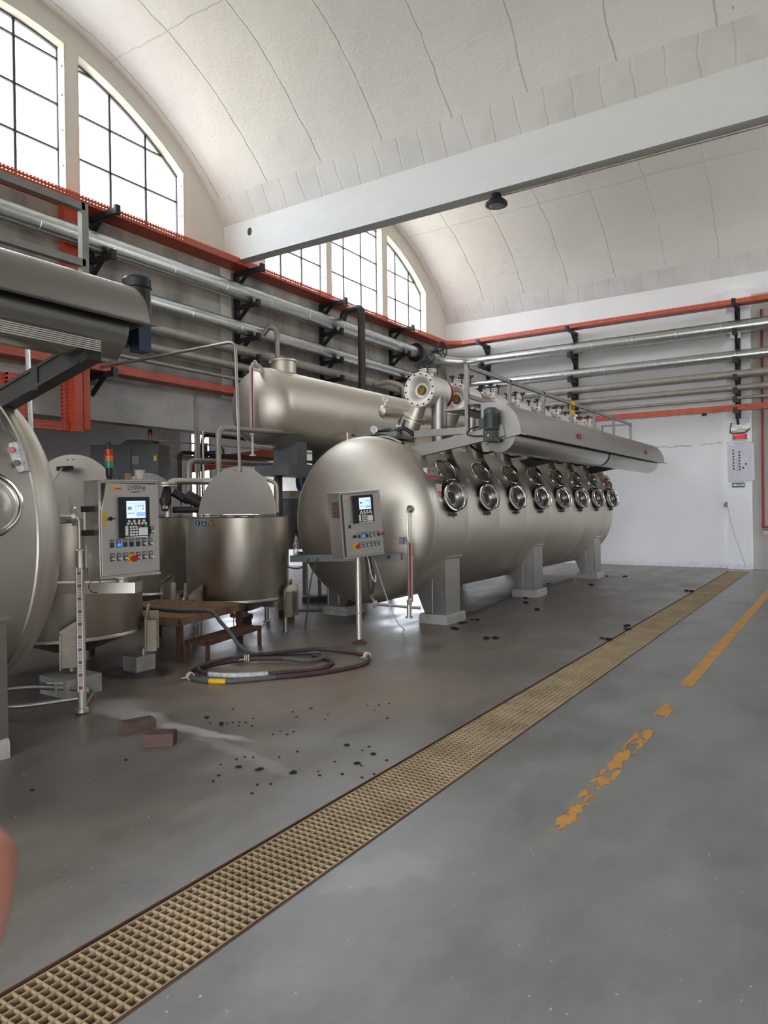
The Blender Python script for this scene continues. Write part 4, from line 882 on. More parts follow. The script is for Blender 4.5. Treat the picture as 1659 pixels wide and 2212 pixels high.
# ================================================================== VATS
def vat(label, c, Rv, zb, zt, legs, lid_phi, lid_mat, legm='steel_vat'):
    t = thing('mixing_vat', label, 'vat', (c[0], c[1], 0), 0, 'open mixing vats')
    part('shell', MB().lathe([(.10, zb - .20), (.2, zb - .19), (Rv - .05, zb - .03), (Rv - .015, zb - .028), (Rv, zb - .02), (Rv, zb), (Rv - .004, zb + .012), (Rv, zb + .02), (Rv, zt - .01), (Rv + .008, zt), (Rv - .012, zt), (Rv - .02, zt - .02), (Rv - .02, zb + .05), (.001, zb + .02)], (c[0], c[1], 0), (0, 0, 1), 64, cap=False), 'steel_vat', t)
    part('outlet', MB().lathe([(.12, zb - .28), (.12, zb - .17)], (c[0], c[1], 0), (0, 0, 1), 20).cyl((c[0], c[1], zb - .26), (c[0], c[1], zb - .36), .05, seg=12), 'steel_dark', t)
    for a in legs:
        o = Vector((cos(a), sin(a), 0)); p = Vector((c[0], c[1], 0)) + o * (Rv + .05)
        T = facing(p, a - pi / 2)
        L = part('leg', MB().prism([(-.10, .20), (.10, .20), (.10, zb + .10), (-.10, zb + .22)], 'y', -.012, .012).box(-.10, -.085, 0, .10, .20, zb + .15).box(.085, .10, 0, .10, .20, zb + .08).xf(T), legm, t)
        part('foot', MB().cyl((0, -.04, 0.0), (0, -.04, .22), .03, seg=12).cyl((0, -.04, 0), (0, -.04, .012), .05, seg=12).xf(T), 'steel_dark', L)
    u = Vector((cos(lid_phi), sin(lid_phi), 0)); nn = Vector((-u.y, u.x, 0)); rl = Rv - .03
    pts = [Vector((c[0], c[1], zt + .03)) + u * (rl * cos(a)) + Vector((0, 0, rl * sin(a) ** 1.0)) + nn * (-.03 + .05 * sin(a)) for a in [pi * i / 40 for i in range(41)]]
    lm = MB(); n = len(pts); off = nn * .006
    lm.add([p + off for p in pts] + [p - off for p in pts], [tuple(range(n)), tuple(range(2 * n - 1, n - 1, -1))] + [(i, i + 1, n + i + 1, n + i) for i in range(n - 1)] + [(0, n - 1, 2 * n - 1, n)])
    ld = part('lid', lm, lid_mat, t)
    hb = MB().bar(pts[0] - Vector((0, 0, .015)), pts[-1] - Vector((0, 0, .015)), .02, .02)
    for q in (-.35, 0, .35): hb.bar(Vector((c[0], c[1], zt - .01)) + u * q * Rv - u * .05, Vector((c[0], c[1], zt - .01)) + u * q * Rv + u * .05, .03, .05)
    part('lid_hinge', hb, 'steel_dark', ld)
    m_ = pts[20] - Vector((0, 0, .05)); sc = MB()
    for q in (-.035, .035): sc.cyl(m_ + u * q - nn * .012, m_ + u * q + nn * .012, .007, seg=8)
    part('lid_screws', sc, 'gasket', ld)
    hs = MB().prism([(c[0] + (Rv - .03) * cos(lid_phi + a), c[1] + (Rv - .03) * sin(lid_phi + a)) for a in [pi * i / 24 for i in range(25)]], 'z', zt - .012, zt - .004)
    part('fixed_cover', hs, 'steel_vat', t)
    return t, ld
v1, l1 = vat('round stainless vat with blue and yellow safety stickers and upright grey lid, centre left', (-6.81, 6.90), .668, .45, 1.50, [radians(16), radians(-91), radians(100), radians(190)], radians(6), 'steel_cab')
v2, l2 = vat('rust stained vat with bright lid between the near panel and the middle vat', (-8.78, 7.05), .66, .42, 1.50, [radians(-20), radians(-110), radians(70), radians(160)], radians(92), 'lid_reflection')
v3, l3 = vat('near vat with tall grey lid partly hidden by the near control panel', (-6.43, 4.22), .66, .43, 1.50, [radians(43), radians(-34), radians(135), radians(225)], radians(14), 'steel_cab', 'leg_stain')
# pads for vat 3 legs
single('concrete_block', MB().box(-6.10, -5.89, 4.55, 4.78, 0, .15), 'concrete', 'squat concrete block under the vat leg in a dark damp ring', 'concrete block')
single('concrete_block', MB().box(-5.98, -5.58, 3.60, 3.94, 0, .16), 'concrete', 'pale concrete block behind the near level gauge', 'concrete block')
h = part('lid_handle', MB().box(-6.53, -6.31, 4.14, 4.18, 2.00, 2.04), 'gasket', l3); 
single('rope', MB().cyl((-6.42, 4.13, 2.02), (-6.30, 3.82, 1.70), .008, seg=6), 'rope', 'pale cord tied to the handle of the near vat lid', 'rope')
# safety stickers on vat 1, curved to its wall
def sticker(name, ang, z, kind, parent, lb):
    Rv = .671; C0 = Vector((-6.81, 6.90, 0)); u = Vector((cos(ang), sin(ang), 0)); T = facing(C0 + u * (Rv + .002) + Vector((0, 0, z)), ang + pi / 2)
    if kind == 'tri':
        s = part(name, MB().prism([(-.05, -.042), (.05, -.042), (0, .048)], 'y', -.001, .003).xf(T), 'ink', parent, lb)
        part('yellow_field', MB().prism([(-.036, -.034), (.036, -.034), (0, .031)], 'y', -.003, 0).xf(T), 'yellow', s)
        part('symbol', MB().box(-.018, .018, -.005, -.002, -.026, -.017).box(-.006, .006, -.005, -.002, -.015, -.004).xf(T), 'ink', s)
    else:
        s = part(name, MB().lathe([(.05, 0), (.05, .004)], (0, .003, 0), (0, -1, 0), 28).xf(T), 'white_pl', parent, lb)
        part('blue_field', MB().lathe([(.045, .002), (.045, .0055), (.001, .0055)], (0, .003, 0), (0, -1, 0), 28).xf(T), 'blue', s)
        if kind == 'glove': part('symbol', MB().box(-.014, .004, -.0045, -.002, -.035, .015).box(-.012, .012, -.0045, -.002, .015, .03).xf(T), 'white_pl', s)
        else: part('symbol', MB().prism([(-.022, .028), (-.015, .036), (.015, .036), (.022, .028), (.02, .02), (-.02, .02)], 'y', -.0045, -.002).prism([(-.018, .004), (.018, .004), (.012, -.03), (-.012, -.03)], 'y', -.0045, -.002).xf(T), 'white_pl', s)
sticker('safety_sticker', radians(-92), 1.43, 'glove', v1, 'round blue glove sticker')
sticker('safety_sticker', radians(-83), 1.43, 'mask', v1, 'round blue face protection sticker')
sticker('safety_sticker', radians(-74), 1.43, 'tri', v1, 'yellow warning triangle sticker')
part('sample_cock', MB().cyl((-6.42, 6.42, .38), (-6.40, 6.40, .28), .012, seg=8).cyl((-6.44, 6.42, .30), (-6.36, 6.38, .30), .018, seg=8).tube(smooth_path([(-6.40, 6.40, .28), (-6.41, 6.41, .14), (-6.30, 6.45, .06), (-6.18, 6.6, .10), (-6.12, 6.75, .22)]), .007, 6), 'steel_rim', v1)
single('drain_stand', MB().cyl((-7.05, 7.25, 0), (-7.05, 7.25, .08), .10, seg=16).cyl((-7.05, 7.25, .08), (-7.05, 7.25, .14), .115, seg=16), 'rust_dark', 'round rusty red stand under the middle vat outlet', 'stand')
single('brick', MB().box(-7.0, -6.78, 7.9, 8.0, 0, .12), 'brick', 'red brick lying flat behind the middle vat right leg', 'brick')

# ================================================================== CONTROL PANELS
def button(parent, x, z, kind, fy):
    P = part('push_button', MB().box(x - .016, x + .016, fy - .006, fy, z - .028, z + .032), 'gasket', parent, local=True)
    part('button_label', MB().box(x - .013, x + .013, fy - .008, fy - .005, z + .008, z + .028), 'inkgrey' if kind != 'w' else 'paper', P, local=True)
    if kind == 'k':   # selector switch
        part('selector', MB().lathe([(.014, 0), (.014, .012)], (x, fy - .005, z - .010), (0, -1, 0), 14).bar((x - .004, fy - .02, z - .004), (x + .018, fy - .03, z - .020), .009, .012), 'pipe_dull', P, local=True)
    else:
        part('cap', MB().lathe([(.014, 0), (.013, .010), (.001, .012)], (x, fy - .005, z - .010), (0, -1, 0), 16), kind, P, local=True)
def control_panel(name, label, loc, rz, roll, rows, near):
    t = thing(name, label, 'control panel', loc, rz, 'stainless control panels', roll)
    W, H, Dp = (.48 if near else .54), .75, .30; f = -Dp / 2
    part('cabinet', MB().box(-W / 2, W / 2, f + .02, Dp / 2, 0, H).box(-W / 2 - .006, W / 2 + .006, f + .0, f + .02, -.006, .012).box(-W / 2 - .006, W / 2 + .006, f - .012, Dp / 2, H - .004, H + .006), 'steel_cab', t, local=True)
    part('door_gasket', MB().box(-W / 2 + .022, W / 2 - .012, f + .008, f + .02, .022, H - .02), 'gasket', t, local=True)
    if near:
        d = part('door', MB().prism([(-W / 2 + .012, .016), (W / 2 - .008, .028), (W / 2 - .008, H - .03), (-W / 2 + .05, H - .022), (-W / 2 + .012, H * .66)], 'y', f - .012, f + .010), 'steel_cab', t, local=True)
    else:
        d = part('door', MB().box(-W / 2 + .035, W / 2 - .006, f - .012, f + .010, .02, H - .022), 'steel_cab', t, local=True)
    f -= .012
    bx0 = -.075 if not near else -.078
    z1, z0 = (H - .04, H - .36) if not near else (H - .13, H - .45)
    bz = part('operator_terminal', MB().box(bx0 - .055 if not near else bx0 - .03, bx0 + .225, f - .022, f, z0, z1), 'black', d, local=True)
    k = part('screen', MB().box(bx0 + .035, bx0 + .19, f - .025, f - .021, z1 - .165, z1 - .03), 'screen', t, local=True)
    part('screen_field', MB().box(bx0 + .115, bx0 + .188, f - .0265, f - .024, z1 - .150, z1 - .120), 'screen_dark', k, local=True)
    part('screen_symbols', MB().box(bx0 + .045, bx0 + .075, f - .0265, f - .024, z1 - .10, z1 - .075).box(bx0 + .045, bx0 + .10, f - .0265, f - .024, z1 - .130, z1 - .124).box(bx0 + .125, bx0 + .135, f - .0265, f - .024, z1 - .075, z1 - .062).box(bx0 + .145, bx0 + .155, f - .0265, f - .024, z1 - .075, z1 - .062).box(bx0 + .165, bx0 + .175, f - .0265, f - .024, z1 - .075, z1 - .062).box(bx0 + .165, bx0 + .175, f - .0265, f - .024, z1 - .10, z1 - .085).box(bx0 + .11, bx0 + .1115, f - .0265, f - .024, z1 - .12, z1 - .05).box(bx0 + .037, bx0 + .188, f - .0265, f - .024, z1 - .05, z1 - .0485), 'screen_ink', k, local=True)
    kb = MB()
    for q in range(4): kb.cyl((bx0 + .055 + q * .04, f - .0215, z1 - .188), (bx0 + .055 + q * .04, f - .026, z1 - .188), .011, seg=12)
    for q in range(6): kb.cyl((bx0 + .045 + q * .029, f - .0215, z1 - .208), (bx0 + .045 + q * .029, f - .026, z1 - .208), .010, seg=12)
    for r_ in range(4):
        for c_ in range(3): kb.box(bx0 + .058 + c_ * .023, bx0 + .075 + c_ * .023, f - .026, f - .021, z1 - .240 - r_ * .021, z1 - .226 - r_ * .021)
    kb.box(bx0 + .022, bx0 + .045, f - .025, f - .021, z1 - .300, z1 - .224).box(bx0 + .13, bx0 + .205, f - .025, f - .021, z1 - .302, z1 - .240).box(bx0 + .02, bx0 + .207, f - .025, f - .021, z1 - .317, z1 - .310)
    kp = part('keypad', kb, 'cream' if False else 'dial', t, local=True)
    part('key', MB().cyl((bx0 + .145, f - .0215, z1 - .228), (bx0 + .145, f - .027, z1 - .228), .011, seg=12), 'red_pl', kp, 'red key', local=True)
    part('key', MB().cyl((bx0 + .190, f - .0215, z1 - .228), (bx0 + .190, f - .027, z1 - .228), .011, seg=12), 'green_pl', kp, 'green key', local=True)
    lg = part('maker_sticker', MB().box(-.205 if not near else -.16, -.115 if not near else -.07, f - .003, f, H - .085 if near else H - .07, H - .05), 'orange', t, 'orange and white sticker', local=True)
    part('sticker_mark', MB().box(-.15 if not near else -.12, -.12 if not near else -.075, f - .0045, f - .002, H - .068, H - .060), 'ink', lg, local=True)
    for (z, ks) in rows:
        for x, kk in ks: button(d if False else t, x, z, kk, f)
    return t, d, f
BROW = [(.245, [(-.06 + .052 * i, k_) for i, k_ in enumerate(('btn_green', 'blue_lit', 'btn_blue', 'k', 'k', 'btn_blue'))]), (.135, [(-.055 + .052 * i, 'k') for i in range(7) if i < 6])]
pB, dB, fB = control_panel('control_panel', 'stainless control panel on a pole in front of the central machine dome', (-4.86, 6.90, 1.035), radians(65), radians(-4), BROW, False)
part('selector_knob', MB().lathe([(.018, 0), (.018, .02)], (-.12, fB, .24), (0, -1, 0), 14).box(-.15, -.11, fB - .03, fB - .015, .235, .245), 'gasket', pB, local=True)
part('red_knob', MB().lathe([(.019, 0), (.019, .025)], (.255, fB, .24), (0, -1, 0), 14), 'red_pl', pB, local=True)
e = part('emergency_stop', MB().lathe([(.038, 0), (.038, .006)], (-.115, fB, .125), (0, -1, 0), 22), 'yellow', pB, 'yellow disc with red mushroom button', local=True)
part('mushroom', MB().lathe([(.014, 0), (.014, .03), (.026, .032), (.026, .05), (.001, .054)], (-.115, fB - .005, .125), (0, -1, 0), 20), 'red_pl', e, local=True)
part('lock', MB().box(-.19, -.165, fB - .012, fB, .34, .38), 'gasket', pB, local=True)
vg = MB()
for q in range(12): vg.box(-.281, -.27, -.10, .04, .47 + q * .0155, .478 + q * .0155)
part('vent_grille', vg, 'rust_dark', pB, local=True)
po = part('pole', MB().cyl((-4.86, 6.90, 1.04), (-4.845, 6.88, .02), .034, seg=18).ring((-4.85, 6.885, .36), (0, 0, 1), .034, .006, 18, 6), 'steel', pB)
part('pole_foot', MB().lathe([(.035, .05), (.05, .03), (.09, .012), (.09, 0)], (-4.845, 6.88, 0), (0, 0, 1), 20), 'rust_dark', po, 'rusty round foot plate')
part('cable_loop', MB().tube(smooth_path([(-4.80, 6.98, 1.03), (-4.80, 7.0, .85), (-4.79, 7.0, .65), (-4.76, 7.02, .58), (-4.73, 7.03, .70), (-4.75, 7.02, .9), (-4.78, 7.0, 1.03)]), .014, 8), 'rubber', pB)
part('cable_loop', MB().tube(smooth_path([(-4.78, 6.97, 1.03), (-4.76, 6.98, .95), (-4.74, 7.0, .8), (-4.70, 7.02, .72), (-4.695, 7.02, .80)]), .007, 6), 'white_pl', pB, 'white cable tail')
t = thing('cable_channel', 'long grey cable channel running behind the pole panel', 'cable channel', (-5.1, 7.1, .93))
part('channel', MB().bar((-6.12, 7.16, .942), (-4.72, 7.65, .975), .06, .085), 'midgrey', t); part('cable_gland', MB().cyl((-4.86, 7.58, .972), (-4.85, 7.55, .972), .022, seg=12), 'gasket', t)
part('cable_gland', MB().cyl((-5.86, 7.23, .945), (-5.85, 7.20, .945), .014, seg=10).cyl((-5.74, 7.27, .95), (-5.73, 7.24, .95), .014, seg=10), 'steel_rim', t)
single('cable', MB().tube(smooth_path([(-5.85, 7.20, .945), (-5.90, 7.17, .86), (-6.0, 7.14, .82), (-6.14, 7.10, .84)]), .011, 8), 'hose_g', 'grey cable curving left from the cable channel', 'cable')
single('cable', MB().tube(smooth_path([(-5.73, 7.24, .95), (-5.80, 7.22, .80), (-5.86, 7.22, .55), (-5.92, 7.25, .30), (-6.05, 7.35, .01)]), .010, 8), 'hose_g', 'grey cable hanging from the cable channel to the floor', 'cable')
t = thing('water_bottle', 'clear plastic bottle with red cap standing on the cable channel', 'bottle', (-6.05, 7.185, .985))
part('bottle_body', MB().lathe([(.001, 0), (.036, .002), (.04, .02), (.036, .05), (.04, .08), (.041, .16), (.034, .20), (.016, .245), (.013, .26)], (-6.05, 7.185, .985), (0, 0, 1), 24, cap=False), 'bottle', t)
part('bottle_label', MB().lathe([(.0415, .10), (.0418, .16)], (-6.05, 7.185, .985), (0, 0, 1), 24, cap=False), 'bottle_label', t); part('bottle_cap', MB().cyl((-6.05, 7.185, 1.24), (-6.05, 7.185, 1.262), .016, seg=14), 'red_pl', t)

AROW = [(.260, [(-.155 + .052 * i, k_) for i, k_ in enumerate(('btn_green', 'blue_lit', 'btn_blue', 'btn_blue', 'btn_blue', 'k', 'k'))]), (.155, [(-.155 + .052 * i, 'k') for i in range(7)]), (.355, [(.172, 'k')])]
pA, dA, fA = control_panel('control_panel', 'near stainless control panel with signal tower and handwritten 2500kg', (-4.885, 3.66, 1.085), radians(77), radians(-.5), AROW, True)
e = part('emergency_stop', MB().lathe([(.036, 0), (.036, .006)], (-.0, fA - .002, .140), (0, -1, 0), 22), 'yellow', pA, 'yellow disc with red mushroom button', local=True)
part('mushroom', MB().lathe([(.014, 0), (.014, .03), (.026, .032), (.026, .05), (.001, .054)], (-.0, fA - .006, .140), (0, -1, 0), 20), 'red_pl', e, local=True)
wb = text_mb('2500kg', .052, .0006)
part('handwriting', wb.xf(Matrix.Translation((.05, fA - .001, .695)) @ Matrix.Rotation(-.05, 4, 'Y')).add([], []), 'ink', pA, 'black marker writing', local=True)
part('handwriting_underline', MB().bar((-.01, fA - .001, .662), (.10, fA - .001, .668), .001, .004).bar((.015, fA - .001, .653), (.08, fA - .001, .656), .001, .004), 'ink', pA, local=True)
part('warning_strip', MB().box(-.222, -.195, fA - .003, fA, .40, .51), 'yellow', pA, 'yellow caution strip', local=True)
part('lock_key', MB().lathe([(.016, 0), (.016, .015)], (-.165, fA, .455), (0, -1, 0), 14).box(-.185, -.13, fA - .025, fA - .012, .45, .46), 'gasket', pA, local=True)
hd_ = part('side_handle', MB().cyl((-.305, -.02, .36), (-.305, -.02, .52), .014, seg=12), 'steel_pale', pA, local=True)
part('handle_mount', MB().box(-.32, -.24, -.045, .01, .51, .555).box(-.32, -.24, -.045, .01, .325, .37), 'gasket', hd_, local=True)
hd_ = part('side_handle', MB().cyl((.275, -.02, .34), (.275, -.02, .50), .010, seg=12), 'steel_pale', pA, local=True)
part('handle_mount', MB().box(.24, .285, -.04, .0, .49, .53).box(.24, .285, -.04, .0, .31, .35), 'gasket', hd_, local=True)
tw = part('signal_tower', MB().lathe([(.05, 0), (.05, .01), (.02, .012), (.02, .03), (.028, .035), (.028, .10)], (-.085, .02, .755), (0, 0, 1), 18).lathe([(.028, .25), (.028, .285), (.02, .31), (.001, .315)], (-.085, .02, .755), (0, 0, 1), 18), 'gasket', pA, local=True)
for z_, mt_, lb in ((.10, 'green_pl', 'green segment'), (.15, 'amber_pl', 'amber segment'), (.20, 'red_pl', 'red segment')):
    part('light_segment', MB().lathe([(.031, 0), (.031, .046), (.028, .05)], (-.085, .02, .755 + z_), (0, 0, 1), 18), mt_, tw, lb, local=True)
part('stand_flange', MB().lathe([(.085, 1.075), (.085, 1.06), (.05, 1.05), (.045, 1.0), (.05, .98)], (-4.90, 3.66, 0), (0, 0, 1), 24), 'steel', pA)
part('bracket_arm', MB().bar((-5.55, 3.26, .985), (-4.80, 3.74, .985), .16, .085), 'steel', pA)
part('cable_loop', MB().ring((-5.02, 3.50, 1.0), (.8, -.6, 0), .05, .003, 20, 6), 'rubber', pA)
t = single('paper_cup', MB().lathe([(.03, 0), (.042, .075), (.044, .078), (.038, .078)], (-4.84, 3.80, 1.85), (0, 0, 1), 20), 'cream', 'cream cup standing upside on the near control panel', 'cup')
single('cardboard_box', MB().box(-4.90, -4.86, 3.70, 3.735, 1.85, 1.90), 'card', 'tiny brown box beside the cup on the near control panel', 'box')

# ------------------------------------------------------------------ level gauges
def level_gauge(label, x, y, zb, zt, big, scl):
    t = thing('level_gauge', label, 'level gauge', (x, y, zb), 0, 'tube level gauges')
    if big:
        part('standpipe', MB().lathe([(.05, 0), (.05, .03), (.034, .035), (.034, zt - zb - .12), (.030, zt - zb - .10), (.012, zt - zb - .09)], (x, y, zb), (0, 0, 1), 20), 'steel', t)
    else:
        part('standpipe', MB().lathe([(.045, 0), (.045, .02), (.03, .025), (.03, .22), (.012, .23), (.012, zt - zb - .1)], (x, y, zb), (0, 0, 1), 16).cyl((x + .035, y + .02, zb + .2), (x + .035, y + .02, zb + .78), .014, seg=10), 'steel', t)
    s = part('scale_strip', MB().box(-.014, .014, -.012, .0, zb + .18 if big else zb + .25, zb + (1.14 if big else .95)).xf(facing((x + .03, y - .03, 0), radians(60))), 'scale' if scl else 'water_red', t)
    part('scale_rail', MB().box(-.022, -.014, -.02, .004, zb + .17, zb + (1.15 if big else .96)).box(.014, .022, -.02, .004, zb + .17, zb + (1.15 if big else .96)).xf(facing((x + .03, y - .03, 0), radians(60))), 'steel_pale', s)
    return t
gA = level_gauge('tall level gauge with red and white scale beside the near control panel', -5.10, 3.42, .01, 1.39, True, True)
part('upper_pipe', MB().tube(rnd([(-5.10, 3.42, 1.28), (-5.10, 3.42, 1.56), (-5.28, 3.18, 1.56)], .06), .014, 10).lathe([(.075, -.015), (.075, .015)], (-5.12, 3.39, 1.56), (.6, .8, 0), 22), 'steel', gA)
part('bypass_tube', MB().cyl((-5.06, 3.45, 1.15), (-5.06, 3.45, 1.33), .012, seg=10), 'white_pl', gA); part('switch_box', MB().box(-5.06, -4.99, 3.46, 3.53, 1.25, 1.33), 'inkgrey', gA)
part('handle', MB().bar((-5.10, 3.36, 1.58), (-5.115, 3.36, 1.72), .03, .008), 'steel_pale', gA)
part('drain_loop', MB().tube(rnd([(-5.10, 3.42, .12), (-5.35, 3.05, .10), (-5.75, 2.9, .10), (-6.1, 3.0, .10), (-5.9, 3.45, .10), (-5.4, 3.75, .07), (-5.12, 3.46, .05)], .12), .017, 10), 'steel_dark', gA)
part('drain_valve', MB().cyl((-5.42, 3.40, .10), (-5.42, 3.40, .20), .012, seg=8).bar((-5.48, 3.36, .205), (-5.36, 3.44, .205), .015, .008).ball((-5.27, 3.55, .12), .05, 12, (1, 1, .8)), 'steel_dark', gA)
gB = level_gauge('thin level gauge tube on the dome of the central machine', -4.66, 7.72, .20, 1.30, False, False)
part('upper_pipe', MB().tube(rnd([(-4.66, 7.72, 1.15), (-4.67, 7.72, 1.57), (-4.68, 8.0, 1.58)], .05), .012, 10).ring((-4.68, 7.80, 1.575), (0, 1, 0), .035, .014, 18, 6), 'steel_rim', gB)
part('drain_pipe', MB().cyl((-5.20, 7.78, .33), (-4.5, 7.73, .33), .017, seg=10).lathe([(.05, 0), (.05, .02)], (-5.2, 7.78, .33), (-1, 0, 0), 18).cyl((-5.2, 7.78, .33), (-5.4, 7.95, .40), .02, seg=10), 'steel', gB)
part('signal_wire', MB().tube(smooth_path([(-4.67, 7.70, 1.56), (-4.60, 7.70, 1.45), (-4.62, 7.69, 1.2), (-4.65, 7.69, 1.0)]), .006, 6), 'cream', gB); part('switch_box', MB().box(-4.76, -4.70, 7.66, 7.70, 1.13, 1.22), 'inkgrey', gB)
single('cable', MB().tube(smooth_path([(-5.02, 7.50, .94), (-4.98, 7.5, .8), (-4.88, 7.55, .45), (-4.78, 7.62, .16), (-4.72, 7.68, .06), (-4.8, 7.8, .01)]), .007, 6), 'cream', 'thin pale cable sagging from the channel to the gauge foot', 'cable')
single('air_hose', MB().tube(smooth_path([(-4.95, 9.1, .012), (-4.8, 9.9, .012), (-4.9, 10.8, .012), (-5.0, 11.6, .012), (-5.1, 12.6, .012), (-5.0, 13.8, .012), (-4.95, 15.0, .012)]), .012, 8), 'hose_g', 'thin grey hose lying under the central machine', 'hose')

# ------------------------------------------------------------------ pendant control in plastic wrap, tank lamp strap
t = thing('pendant_control', 'plastic wrapped yellow pendant control on the near machine', 'pendant control', (-4.63, 2.66, 1.85))
Tm = Matrix.Translation((-4.63, 2.66, 1.95)) @ Euler((0, radians(-14), radians(35))).to_matrix().to_4x4()
part('housing', MB().box(-.05, .035, -.045, .03, -.115, .10).xf(Tm), 'yellow', t)
part('wrap', MB().lathe([(.001, -.105), (.045, -.10), (.052, -.06), (.05, .06), (.04, .10), (.001, .105)], (.03, -.045, 0), (0, 0, 1), 10).xf(Tm), 'plasticwrap', t)
part('pendant_button', MB().cyl((.02, -.09, .05), (.02, -.105, .05), .022, seg=14).xf(Tm), 'water_red', t); part('pendant_button', MB().cyl((.03, -.09, -.04), (.03, -.105, -.04), .022, seg=14).xf(Tm), 'grey_paint', t)
part('pendant_cable', MB().tube(smooth_path([(-4.64, 2.66, 2.05), (-4.70, 2.62, 2.15), (-4.74, 2.55, 2.3), (-4.8, 2.4, 2.4)]), .009, 8), 'hose_g', t)

# ================================================================== RUSTY PLATFORM, STEP, HOSE
P0 = Vector((-5.865, 5.08, 0)); U = (Vector((-6.12, 6.26, 0)) - P0); LU = U.length; U.normalize(); V = Vector((-U.y, U.x, 0))
t = thing('platform', 'rusty steel work platform beside the vats', 'platform', P0 + U * .7 + V * .6)
def uv(u, v, z): return P0 + U * u + V * v + Vector((0, 0, z))
def slab(mb, u0, u1, v0, v1, z0, z1):
    return mb.add([uv(u0, v0, z0), uv(u1, v0, z0), uv(u1, v1, z0), uv(u0, v1, z0), uv(u0, v0, z1), uv(u1, v0, z1), uv(u1, v1, z1), uv(u0, v1, z1)], [(0, 3, 2, 1), (4, 5, 6, 7), (0, 1, 5, 4), (1, 2, 6, 5), (2, 3, 7, 6), (3, 0, 4, 7)])
part('deck', slab(MB(), -.03, LU, -.03, 1.25, .445, .475), 'rust', t)
part('deck_frame', slab(slab(slab(MB(), -.03, LU, -.03, 0, .39, .445), -.03, 0, -.03, 1.25, .39, .445), LU - .03, LU, -.03, 1.25, .39, .445), 'rust', t)
for u, v in ((0, 0), (LU - .06, 0), (0, 1.18), (LU - .06, 1.18)): part('leg', slab(MB(), u, u + .055, v, v + .055, 0, .40), 'rust_dark', t)
t = thing('step', 'low rusty slatted step in front of the platform', 'step', P0 + U * .7 - V * .2)
for q in range(4): part('slat', slab(MB(), .02, LU - .12, -.08 - q * .075, -.08 - q * .075 + .03, .215, .235), 'rust_dark', t)
part('step_frame', slab(slab(slab(slab(MB(), .02, LU - .12, -.33, -.30, .19, .232), .02, .05, -.33, -.04, .19, .232), LU - .15, LU - .12, -.33, -.04, .19, .232), .02, LU - .12, -.07, -.04, .19, .232), 'rust_dark', t)
for u, v in ((.02, -.33), (LU - .155, -.33), (.02, -.08), (LU - .155, -.08)): part('leg', slab(MB(), u, u + .035, v, v + .035, 0, .20), 'rust_dark', t)

hp = [(-6.75, 5.27, .497), (-6.2, 5.32, .497), (-5.93, 5.42, .50), (-5.76, 5.44, .49), (-5.62, 5.42, .40), (-5.50, 5.45, .28), (-5.42, 5.50, .15), (-5.33, 5.62, .05), (-5.16, 5.90, .022), (-4.92, 6.10, .022), (-4.75, 6.06, .025), (-4.62, 5.87, .03), (-4.68, 5.66, .045), (-4.90, 5.60, .05), (-5.15, 5.46, .05), (-5.36, 5.26, .03), (-5.43, 4.95, .022), (-5.32, 4.70, .022), (-5.08, 4.60, .022), (-4.80, 4.68, .022), (-4.55, 4.98, .022), (-4.30, 5.30, .022), (-4.15, 5.65, .022), (-4.12, 5.95, .022), (-4.28, 6.22, .022), (-4.55, 6.32, .022), (-4.85, 6.22, .045), (-5.02, 5.95, .06), (-5.22, 5.60, .06), (-5.38, 5.30, .055), (-5.40, 4.98, .055), (-5.28, 4.78, .055), (-5.0, 4.72, .05), (-4.70, 4.88, .05), (-4.48, 5.15, .05), (-4.35, 5.45, .03), (-4.40, 5.75, .022), (-4.55, 5.9, .022), (-4.8, 5.95, .03)]
sp = smooth_path(hp, 6)
t = thing('hose', 'maroon and grey water hose coiled on the floor before the platform', 'hose', (-4.8, 5.5, 0))
n1 = 13 * 6; n2 = 20 * 6
part('grey_length', MB().tube(sp[:n1 + 1], .021, 12), 'hose_g', t, 'grey length running over the platform'); part('coil', MB().tube(sp[n1:], .022, 12), 'hose', t, 'maroon coiled length')
part('grey_length', MB().tube(sp[18 * 6 - 4:18 * 6 + 14], .0235, 12), 'hose_g', t, 'short grey length at the coil end')
part('yellow_sleeve', MB().tube(sp[18 * 6 + 3:18 * 6 + 7], .0245, 12), 'yellow', t); part('taped_length', MB().tube(sp[31 * 6 + 5:33 * 6 + 4], .026, 12), 'plasticwrap', t, 'clear taped length')
for (i, lb) in ((16 * 6 + 9, 'white cord tie at the near end of the coil'), (13 * 6 + 8, 'white cord tie in the middle of the coil'), (24 * 6, 'white cord tie at the far end of the coil')):
    p = sp[min(i, len(sp) - 2)]; d = (sp[i + 1] - p).normalized(); mb = MB()
    for q in (-.02, 0, .02): mb.ring(p + d * q + Vector((0, 0, .01)), d, .033, .006, 16, 6)
    mb.tube(smooth_path([p + Vector((0, 0, .03)), p + Vector((.02, -.05, .015)), p + Vector((-.02, -.09, .006))]), .005, 6)
    part('cord_tie', mb, 'rope', t, lb)

# bricks
def brick(label, c, rz, dims):
    T = facing((c[0], c[1], 0), rz); a, b, h = dims
    mb = MB().prism([(-a / 2, .0), (a / 2, 0), (a / 2, h - .008), (a / 2 - .01, h), (-a / 2 + .01, h), (-a / 2, h - .008)], 'y', -b / 2, b / 2).xf(T)
    single('brick', mb, 'brick', label, 'brick', 'loose bricks on the floor')
brick('dark red brick lying farther left of the pair on the floor', (-4.36, 3.37), radians(70), (.24, .10, .075))
brick('brown red brick lying nearer of the pair on the floor', (-3.96, 3.24), radians(36), (.21, .12, .085))

